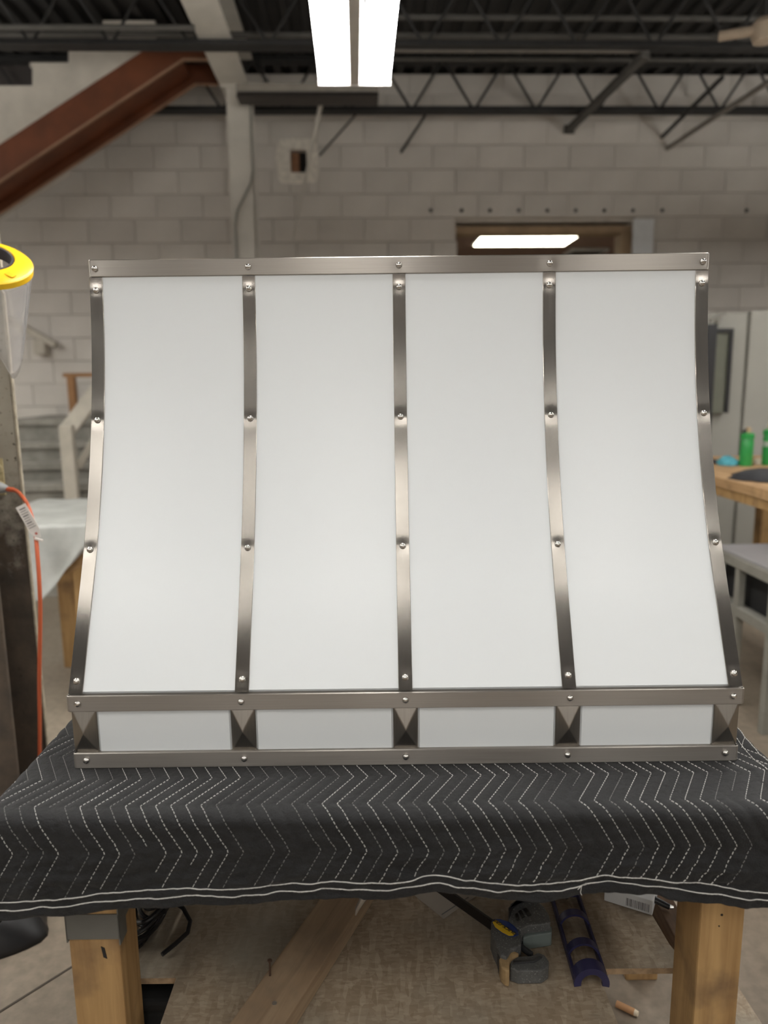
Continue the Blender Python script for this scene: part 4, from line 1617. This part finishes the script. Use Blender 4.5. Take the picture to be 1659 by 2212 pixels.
# body shell
zs = [ZTOP + (ZP0 - ZTOP) * i / 40 for i in range(41)]
poly = [(-W2 + 0.0015, prof(z) + 0.0025, z) for z in zs]
poly += [(-W2 + 0.0015, YBASE + 0.004, ZP0 - 0.004), (-W2 + 0.0015, YBASE + 0.004, ZBT + 0.002), (-W2 + 0.0015, YBACK, ZBT + 0.002), (-W2 + 0.0015, YBACK, ZTOP)]
hbm = Rel(HB)
hbm.prism([(HXC + a, b, c) for a, b, c in poly], (2 * W2 - 0.003, 0, 0))
hbm.build('body', 'white_enamel', hd_, auto=0.5)
SX = [-0.597, -0.2962, 0.0, 0.2962, 0.597]
SW = 0.0127             # half strap width
for i in range(4):
    xa_, xb_ = HXC + SX[i], HXC + SX[i + 1]
    seed = i * 3.7

    def P(u, v, xa_=xa_, xb_=xb_, seed=seed):
        z = ZTOP - 0.006 + (ZP0 - ZTOP + 0.006) * v
        p = Vector((xa_ + (xb_ - xa_) * u, prof(z), z))
        w = 0.0005 * noise.noise(Vector((p.x * 5, p.z * 5, seed))) * sin(pi * u)
        return p + pnorm(z) * (0.0006 + w)
    Rel(HB).grid(P, 24, 80).build('front_panel', 'white_enamel', hd_, smooth=True)
# rivet master
rv = MB().lathe([(0.0063, -0.0004), (0.0062, 0.0006), (0.0056, 0.0024), (0.0042, 0.0040), (0.0022, 0.0049), (0.0004, 0.0052)], 20)
rivet0 = None


def rivet(parent, p, n):
    global rivet0
    q = Vector(n).to_track_quat('Z', 'Y').to_euler()
    loc = Vector(p) - Vector(HB)
    if rivet0 is None:
        rivet0 = rv.build('rivet', 'steel_rivet', parent, auto=0.9)
        rivet0.location = loc
        rivet0.rotation_euler = q
        return rivet0
    return child_copy(rivet0, parent, loc, q)


ZR = [0.183, -0.0695, -0.311, -0.531]
TH = 0.0028
# cross-section of a strap: (along half width, height above panel)
SEC = [(-1.0, 0.0), (-1.0, 0.7), (-0.955, 1.0)] + [(-0.955 + 1.91 * k / 16, 1.0) for k in range(1, 16)] + [(0.955, 1.0), (1.0, 0.7), (1.0, 0.0)]


def make_strap(xc, idx):
    mb = Rel(HB)
    n = 420
    z0, z1 = 0.2075, -0.5515
    vs, m_ = [], len(SEC)
    for i in range(n + 1):
        z = z0 + (z1 - z0) * i / n
        nn = pnorm(z)
        base_ = Vector((HXC + xc, prof(z), z))
        wob = 0.0004 * sin(z * 26 + idx * 1.3) * max(0, min(1, (0.17 - z) / 0.05)) * max(0, min(1, (z + 0.545) / 0.05))
        for a, h in SEC:
            dz = 0
            for zr in ZR:
                dd = math.hypot((z - zr) * 1.12, a * SW * 0.8)
                dz += 0.0007 * math.exp(-(dd / 0.013) ** 2)
            hh = h * TH + (-dz + wob if h >= 1 else 0)
            vs.append(base_ + Vector((a * SW, 0, 0)) + nn * (hh + 0.0006))
    fs = [(i * m_ + k, i * m_ + k + 1, (i + 1) * m_ + k + 1, (i + 1) * m_ + k) for i in range(n) for k in range(m_ - 1)]
    fs += [tuple(range(m_)), tuple(n * m_ + k for k in range(m_ - 1, -1, -1))]
    mb.add(vs, fs)
    s = mb.build('strap', 'steel_strap', hd_, auto=0.5)
    for zr in ZR:
        rivet(s, Vector((HXC + xc, prof(zr), zr)) + pnorm(zr) * (TH + 0.0002), pnorm(zr))
    return s


for i, xc in enumerate(SX):
    make_strap(xc, i)


def make_band(z0, z1, yf, hw_, wrap, lean, rz, rx, depth_t=0.003):
    """horizontal band: front run with rounded corners and returns on the sides"""
    path = []
    r = 0.006
    path.append((-hw_, yf + wrap, -1, 0))
    path.append((-hw_, yf + r, -1, 0))
    for k in range(1, 6):
        t = pi / 2 * k / 6
        path.append((-hw_ + r - r * cos(t), yf + r - r * sin(t), -cos(t), -sin(t)))
    nseg = 300
    for k in range(nseg + 1):
        path.append((-hw_ + r + (2 * hw_ - 2 * r) * k / nseg, yf, 0, -1))
    for k in range(1, 6):
        t = pi / 2 * k / 6
        path.append((hw_ - r + r * sin(t), yf + r - r * cos(t), sin(t), -cos(t)))
    path.append((hw_, yf + r, 1, 0))
    path.append((hw_, yf + wrap, 1, 0))
    H = z1 - z0
    sec = [(0.0, -0.012), (0.0, -0.0015), (0.045, 0.0)] + [(0.045 + 0.91 * k / 8, 0.0) for k in range(1, 8)] + [(0.955, 0.0), (1.0, -0.0015), (1.0, -0.012)]
    vs = []
    for (x, y, nx, ny) in path:
        wob = 0.0003 * noise.noise(Vector((x * 7, z0 * 9, 3.0)))
        for s, o in sec:
            dz = 0
            if ny == -1 and o == 0.0:
                for xr in rx:
                    dd = math.hypot(x - xr, (s - (rz - z0) / H) * H)
                    dz += 0.0005 * math.exp(-(dd / 0.011) ** 2)
                dz -= wob
            vs.append(Vector((HXC + x + nx * (o - dz), y + ny * (o - dz) + lean * (s - 0.5) * H * (1 if ny == -1 else 0), z0 + s * H)))
    m_ = len(sec)
    n = len(path) - 1
    fs = [(i * m_ + k, i * m_ + k + 1, (i + 1) * m_ + k + 1, (i + 1) * m_ + k) for i in range(n) for k in range(m_ - 1)]
    fs += [(i * m_ + m_ - 1, i * m_, (i + 1) * m_, (i + 1) * m_ + m_ - 1) for i in range(n)]
    mb = Rel(HB).add(vs, fs)
    b = mb.build('band', 'steel_band', hd_, auto=0.5)
    for xr in rx:
        rivet(b, (HXC + xr, yf - 0.0002, rz), (0, -1, 0))
    return b


make_band(0.2085, ZTOP + 0.001, YTOP - 0.0055, W2 + 0.001, 0.24, 0.0, 0.2245, SX)
make_band(-0.586, -0.5545, YBASE - 0.0065, W2 + 0.0065, 0.49, 0.0, -0.5695, [-0.595, -0.2985, 0, 0.2985, 0.595])
make_band(ZBT, -0.6665, YBASE - 0.0065, W2 + 0.003, 0.49, 0.0, -0.6805, [-0.588, -0.2975, 0, 0.2975, 0.588])
# pyramid studs and base panels between the two lower bands
STX = [-0.588, -0.2975, 0.0, 0.2975, 0.5875]
SHW = 0.0228
zs0, zs1 = -0.6685, -0.584
for x in STX:
    zc = (zs0 + zs1) / 2
    hz = (zs1 - zs0) / 2
    vs = [(-SHW, 0, -hz), (SHW, 0, -hz), (SHW, 0, hz), (-SHW, 0, hz), (-SHW, -0.003, -hz), (SHW, -0.003, -hz), (SHW, -0.003, hz), (-SHW, -0.003, hz), (0, -0.0150, 0)]
    st_ = MB().add(vs, [(0, 1, 5, 4), (1, 2, 6, 5), (2, 3, 7, 6), (3, 0, 4, 7), (4, 5, 8), (5, 6, 8), (6, 7, 8), (7, 4, 8), (3, 2, 1, 0)])
    o = st_.build('pyramid_stud', 'steel_stud', hd_, bevel=0.0015, auto=0.12)
    o.location = Vector((HXC + x, YBASE + 0.0035, zc)) - Vector(HB)
for i in range(4):
    a, b = STX[i] + SHW + 0.0008, STX[i + 1] - SHW - 0.0008
    mb = Rel(HB)
    yb = YBASE + 0.0038
    yf = YBASE + 0.0005
    r = 0.0025
    x0_, x1_ = HXC + a, HXC + b
    vs = [(x0_, yb, zs0), (x1_, yb, zs0), (x1_, yb, zs1), (x0_, yb, zs1), (x0_ + r, yf, zs0 + r), (x1_ - r, yf, zs0 + r), (x1_ - r, yf, zs1 - r), (x0_ + r, yf, zs1 - r)]
    mb.add(vs, [(0, 1, 5, 4), (1, 2, 6, 5), (2, 3, 7, 6), (3, 0, 4, 7), (4, 5, 6, 7), (3, 2, 1, 0)])
    mb.build('base_panel', 'white_enamel', hd_)
tag(hd_, 'white curved range hood with riveted stainless steel straps standing on the blanket', 'range hood')

# ================================================================== THINGS ON THE LOWER SHELF


def TS(px, py, h=0.0):
    return T(px, py, z=LT + h)


# 2x4 with a nail
H2 = 0.038
a0, a1 = T(500, 2205, z=LT + H2), T(692, 1940, z=LT + H2)
dl = (a1 - a0)
dl.z = 0
dl.normalize()
rt = Vector((dl.y, -dl.x, 0))
s0 = a0 - dl * 0.02
s1 = a1 + dl * 0.28
bp = (s0 + s1) / 2
bp.z = LT + 0.0005
ang = math.atan2(-dl.x, dl.y)
ld = empty('lumber_board', tw(bp), YAW + ang)
ll = (s1 - s0).length / 2
MB().box((0, -ll, 0), (0.089, ll, H2)).build('board', 'lumber_board', ld, bevel=0.003)


def on_board(px, py):
    p = T(px, py, z=LT + H2) - bp
    return Matrix.Rotation(-ang, 4, 'Z') @ p


p = on_board(583, 2108)
nl = MB().tube([(p.x, p.y, H2 - 0.006), (p.x + 0.001, p.y, H2 + 0.031)], 0.0019, 8)
nl.tube([(p.x + 0.001, p.y, H2 + 0.0312), (p.x + 0.001, p.y, H2 + 0.0332)], 0.0042, 10)
nl.build('nail', 'nail_steel', ld)
p = on_board(593, 2168)
MB().lathe([(0.0042, H2 + .0002), (0.0042, H2 + 0.0012), (0.001, H2 + 0.0018)], 10, Matrix.Translation((p.x, p.y, 0))).build('nail', 'awl_steel', ld)
tag(ld, 'rough two-by-four board with a bent-up nail lying on the lower shelf', 'lumber')

# scratch awl hanging point-down just inside the hem
a, b = T(786, 1938, y=1.25), T(768, 1977, y=1.25)
aw = empty('scratch_awl', tw(b), YAW)
MB().tube([(0, 0, 0), (0.003, 0, 0.012), (a.x - b.x, 0, a.z - b.z)], [0.0012, 0.004, 0.0068], 10).build('blade', 'awl_steel', aw, auto=0.6)
hz_ = a.z - b.z
MB().tube([(a.x - b.x, 0, hz_ + .0003), (a.x - b.x + 0.004, 0, hz_ + 0.02), (a.x - b.x + 0.012, 0, ZT - 0.0215 - b.z)], [0.008, 0.012, 0.012], 12).build('handle', 'black_rubber', aw, auto=0.6)
tag(aw, 'small grey pointed tool hanging point-down below the blanket hem', 'awl')

# sheet of paper
pts = [TS(895, 1934, 0.001), TS(958, 1985, 0.001), TS(1030, 1935, 0.001), TS(985, 1890, 0.001)]
pc = sum(pts, Vector()) / 4
pc.z = LT
pe = empty('paper_sheet', tw(pc), YAW)
MB().prism([p - pc for p in pts], (0, 0, 0.0008)).build('sheet', 'paper_sheet', pe)
a, b = TS(954, 1976, 0.002) - pc, TS(1012, 1938, 0.002) - pc
a.z = b.z = 0.0021
MB().bar(a, b, 0.0022, 0.0003).build('printed_rule', 'tag_ink', pe)
tag(pe, 'sheet of brown-tinted paper on the lower shelf beneath the hem', 'paper')

# ---- bar clamp
cbp = TS(1115, 2030)
ck = empty('bar_clamp', tw(cbp), YAW)


def CP(px, py, h):
    p = T(px, py, z=LT + h)
    return p - cbp


def traced(name, mat, pix, h0, h1, parent, bevel=0.003, M=None):
    pts = [CP(x, y, h1) for x, y in pix]
    pts = [Vector((p.x, p.y, h0)) for p in pts]
    return MB().prism(pts, (0, 0, h1 - h0)).build(name, mat, parent, bevel=bevel)


# steel bar from the back to the head
p, q = CP(945, 1915, 0.03), CP(1080, 2010, 0.03)
MB().bar(p, q, 0.008, 0.022).build('bar', 'clamp_bar', ck, bevel=0.002)
# head
hdp = [(1061, 1990), (1066, 1984), (1080, 1984), (1100, 1990), (1114, 2002), (1122, 2014), (1124, 2026), (1126, 2040), (1116, 2046), (1104, 2050), (1094, 2066), (1082, 2062),
       (1076, 2048), (1066, 2028), (1060, 2010)]
head = traced('head', 'clamp_dusty', hdp, 0.001, 0.045, ck, 0.003)
lab = [(1063, 1990), (1068, 1985), (1082, 1986), (1098, 1991), (1111, 2000), (1119, 2011), (1120, 2019), (1113, 2022), (1100, 2022), (1085, 2015), (1070, 2004)]
lb = traced('label_base', 'label_blue', lab, 0.0453, 0.0463, ck, 0)
yl_ = [(1064, 1992), (1070, 1986), (1113, 2017), (1108, 2021), (1099, 2021), (1085, 2014), (1070, 2003)]
traced('label_stripe', 'label_yellow', yl_, 0.0464, 0.0469, lb, 0)


def text_mesh(body, size, mat, parent, M):
    cu = bpy.data.curves.new('lettering', 'FONT')
    cu.body = body
    cu.size = size
    cu.align_x = 'CENTER'
    cu.align_y = 'CENTER'
    cu.extrude = 0.0002
    cu.space_character = 0.95
    to = bpy.data.objects.new('lettering', cu)
    COL.objects.link(to)
    bpy.context.view_layer.update()
    me = bpy.data.meshes.new_from_object(to.evaluated_get(bpy.context.evaluated_depsgraph_get()))
    bpy.data.objects.remove(to)
    bpy.data.curves.remove(cu)
    me.materials.clear()
    me.materials.append(MATS[mat])
    o = bpy.data.objects.new('lettering', me)
    COL.objects.link(o)
    o.parent = parent
    o.matrix_local = M
    return o


# the wording reads upside down, from the lower right to the upper left
p, q = CP(1111, 2016, 0.047), CP(1070, 1989, 0.047)
mid = (p + q) / 2
an = math.atan2(q.y - p.y, q.x - p.x)
text_mesh('QUICK-GRIP', 0.0108, 'label_ink', lb, Matrix.Translation((mid.x, mid.y, 0.0476)) @ Matrix.Rotation(an, 4, 'Z'))
# upper ribbed handle
hp = [(1098, 1985), (1100, 1970), (1108, 1955), (1122, 1945), (1140, 1940), (1160, 1945), (1176, 1958), (1186, 1975), (1190, 1992), (1168, 1996), (1140, 1998), (1126, 2006), (1114, 2000)]
hn = traced('grip_handle', 'clamp_dusty', hp, 0.001, 0.05, ck, 0.004)
for i, (x, y) in enumerate(((1118, 1982), (1127, 1976), (1139, 1972))):
    w_ = 5 + 2 * i
    pix = [(x - w_, y - 6 - i), (x - w_ + 5 + i, y - 9 - i), (x + w_, y + 4), (x + w_ - 5 - i, y + 7)]
    traced('grip_slot', 'black_rubber', pix, 0.0502, 0.0512, hn, 0)
traced('grip_end', 'black_rubber', [(1100, 1975), (1098, 1960), (1110, 1946), (1128, 1938), (1150, 1934), (1165, 1940), (1140, 1939.5), (1121, 1944), (1107, 1954)], 0.001, 0.06, ck, 0.003)
pad = [(1128, 2010), (1150, 2004), (1172, 2001), (1192, 2000), (1192, 2014), (1172, 2017), (1150, 2020), (1130, 2026)]
traced('jaw_pad', 'clamp_pad', pad, 0.001, 0.032, ck, 0.003)
# lower fixed jaw: arm and pad
arm = [(1078, 2040), (1094, 2044), (1100, 2060), (1098, 2082), (1084, 2090), (1078, 2076), (1074, 2056)]
traced('jaw_arm', 'clamp_black', arm, 0.001, 0.034, ck, 0.005)
jaw = [(1102, 2074), (1112, 2066), (1148, 2064), (1162, 2057), (1176, 2062), (1186, 2076), (1185, 2086), (1170, 2096), (1120, 2097), (1102, 2090)]
traced('fixed_jaw', 'clamp_dusty', jaw, 0.001, 0.03, ck, 0.003)
traced('jaw_ridge', 'clamp_black', [(1108, 2074), (1150, 2072), (1164, 2063), (1172, 2066), (1156, 2076), (1110, 2080)], 0.0302, 0.034, ck, 0.001)
p, q = CP(1118, 2040, 0.022), CP(1150, 2064, 0.022)
MB().bar(p, q, 0.007, 0.012).build('trigger', 'clamp_black', ck, bevel=0.002)
tanp = [(1078, 2072), (1084, 2058), (1096, 2052), (1110, 2053), (1122, 2058), (1106, 2068), (1100, 2076), (1101, 2096), (1092, 2095), (1082, 2086)]
traced('rubber_wrap', 'tan_rubber', tanp, 0.001, 0.037, ck, 0.005)
tag(ck, 'dusty black bar clamp with yellow and blue label lying on the lower shelf', 'clamp')

# ---- navy caulking gun cradle
g0, g1 = T(1218, 1925, z=LT + 0.012), T(1278, 2118, z=LT + 0.012)
gdv = g1 - g0
gdv.z = 0
LG = gdv.length
gdv.normalize()
gbase = g1.copy()
gbase.z = LT + 0.0005
cg = empty('caulking_gun', tw(gbase), YAW + math.atan2(gdv.y, gdv.x))
RG = 0.029
zc_ = 0.006


def ring(x0, x1, t0, t1, ro_, ri_, n=18):
    vs = []
    for i in range(n + 1):
        t = t0 + (t1 - t0) * i / n
        for (x, r) in ((x0, ro_), (x1, ro_), (x1, ri_), (x0, ri_)):
            vs.append((x, r * cos(t), zc_ + r * sin(t)))
    fs = [(i * 4 + k, i * 4 + (k + 1) % 4, (i + 1) * 4 + (k + 1) % 4, (i + 1) * 4 + k) for i in range(n) for k in range(4)]
    fs += [(3, 2, 1, 0), (n * 4, n * 4 + 1, n * 4 + 2, n * 4 + 3)]
    return MB().add(vs, fs)


for s in (-1, 1):
    MB().box((-LG, s * RG - 0.003, 0.0), (-0.012, s * RG + 0.003, zc_ + 0.010)).build('rail', 'navy_paint', cg, bevel=0.002)
for x0_, x1_ in ((-0.024, -0.006), (-0.078, -0.060), (-0.158, -0.140)):
    ring(x0_, x1_, 0.05 * pi, 0.95 * pi, RG + 0.0032, RG - 0.001).build('hoop', 'navy_paint', cg, auto=0.6)
ring(-0.006, 0.003, -0.06 * pi, 1.06 * pi, RG + 0.004, RG - 0.009).build('nose_ring', 'navy_paint', cg, auto=0.6)
ring(-LG, -LG + 0.012, 0, pi, RG + 0.003, 0.004).build('rear_plate', 'navy_paint', cg, auto=0.6)
MB().tube([(-LG - 0.08, 0, zc_ + 0.012), (-LG + 0.03, 0, zc_ + 0.012)], 0.004, 8).build('plunger_rod', 'clamp_bar', cg)
tag(cg, 'navy blue caulking gun cradle lying on the shelf beside the clamp', 'caulking gun')

# ---- black cable bundle behind the left leg
cp_ = TS(345, 2010)
kb = empty('cable_bundle', tw(cp_), YAW)
for i in range(9):
    mb = MB()
    pts = []
    R1 = random.uniform(0.055, 0.075)
    tl = random.uniform(-0.35, 0.35)
    for k in range(33):
        t = 2 * pi * k / 32
        pts.append(Vector((R1 * cos(t) * 0.55 - 0.028 + 0.006 * (i - 4), R1 * sin(t) * 1.3 + 0.02 + 0.004 * i, 0.016 + 0.007 * i + 0.012 * sin(t + tl * 5))))
    mb.tube(pts, 0.0048, 8)
    mb.build('cable_loop', 'black_rubber', kb, auto=0.7)
pts = [TS(350, 2062, 0.01), TS(380, 2038, 0.012), TS(405, 2015, 0.014), TS(411, 1990, 0.02), TS(396, 1962, 0.03), TS(370, 1945, 0.035)]
MB().tube([p - cp_ for p in pts], 0.0045, 8).build('cable_end', 'black_rubber', kb, auto=0.7)
tag(kb, 'coiled bundle of black cable on the shelf behind the left leg', 'cable')

# ---- small printed box and marker at the right of the shelf
q = TS(1356, 1962)
bx_ = empty('parts_box', tw(q), YAW - 0.5)
MB().box((-0.05, 0.0, 0.0005), (0.05, 0.07, 0.035)).build('carton', 'paper_white', bx_, bevel=0.002)
mb = MB()
x = -0.004
while x < 0.042:
    w_ = random.choice((0.0008, 0.0014, 0.002))
    mb.box((x, -0.0004, 0.006), (x + w_, 0.0002, 0.024))
    x += w_ + random.choice((0.001, 0.0016))
mb.build('barcode', 'tag_ink', bx_)
tag(bx_, 'small white carton with a barcode at the back right of the shelf', 'box')
a, b = TS(1400, 1938, 0.02), TS(1455, 1960, 0.012)
mk = empty('marker_pen', tw(b), YAW)
MB().tube([a - b + Vector((0, 0, 0.002)), Vector((-0.008, 0.0015, 0.0))], [0.008, 0.006], 12).build('barrel', 'black_rubber', mk, auto=0.6)
MB().tube([Vector((-0.0078, 0.0015, 0)), Vector((0, 0, 0))], [0.0055, 0.003], 10).build('tip', 'awl_steel', mk, auto=0.6)
tag(mk, 'black pen with a bright tip poking out beside the right leg', 'pen')

# ================================================================== ON THE FLOOR
q = W(1355, 2186, Z=0.0)
dw = empty('wooden_dowel', (q.x, q.y, 0.0), rad(-38))
MB().tube([(-0.027, 0, 0.0085), (0.017, 0, 0.0085)], 0.008, 12).build('dowel_body', 'dowel_wood', dw, auto=0.6)
MB().tube([(0.0172, 0, 0.0085), (0.026, 0, 0.0085)], [0.0078, 0.006], 12).build('dowel_end', 'dowel_end', dw, auto=0.6)
tag(dw, 'short orange wooden dowel on the floor near the right leg', 'dowel')
# rounded black mound at far left
q = W(-10, 2010, Z=0.0)
o = lump('black_mound', 'mound_black', (-1.20, 1.90, 0.001), 0.30, 0.16, 0.16, 'glossy black mound on the floor at the left frame edge', 'bag', 2, 40, 18, 0.12)
# black tote added under the shelf to keep the notch dark
tt = tempty('notch_dark_tote', (-0.36, 1.44, ZF))
MB().box((-0.21, -0.20, 0.001), (0.26, 0.20, 0.33)).build('bin', 'black_void', tt, bevel=0.012)
MB().box((-0.215, -0.205, 0.3305), (0.27, 0.215, 0.355)).build('lid', 'black_void', tt, bevel=0.008)
tag(tt, 'black tote added to darken the gap under the shelf behind the left leg', 'tote')
# board offcut beside the right leg
pts = [W(1590, 2135, Z=0.0), W(1660, 2245, Z=0.0), W(1560, 2260, Z=0.0), W(1520, 2150, Z=0.0)]
oc = sum(pts, Vector()) / 4
o = MB().prism([p - oc + Vector((0, 0, 0.0005)) for p in pts], (0, 0, 0.012)).build('board_offcut', 'strand_board')
o.location = oc
tag(o, 'grey board offcut on the floor beside the right table leg', 'offcut')
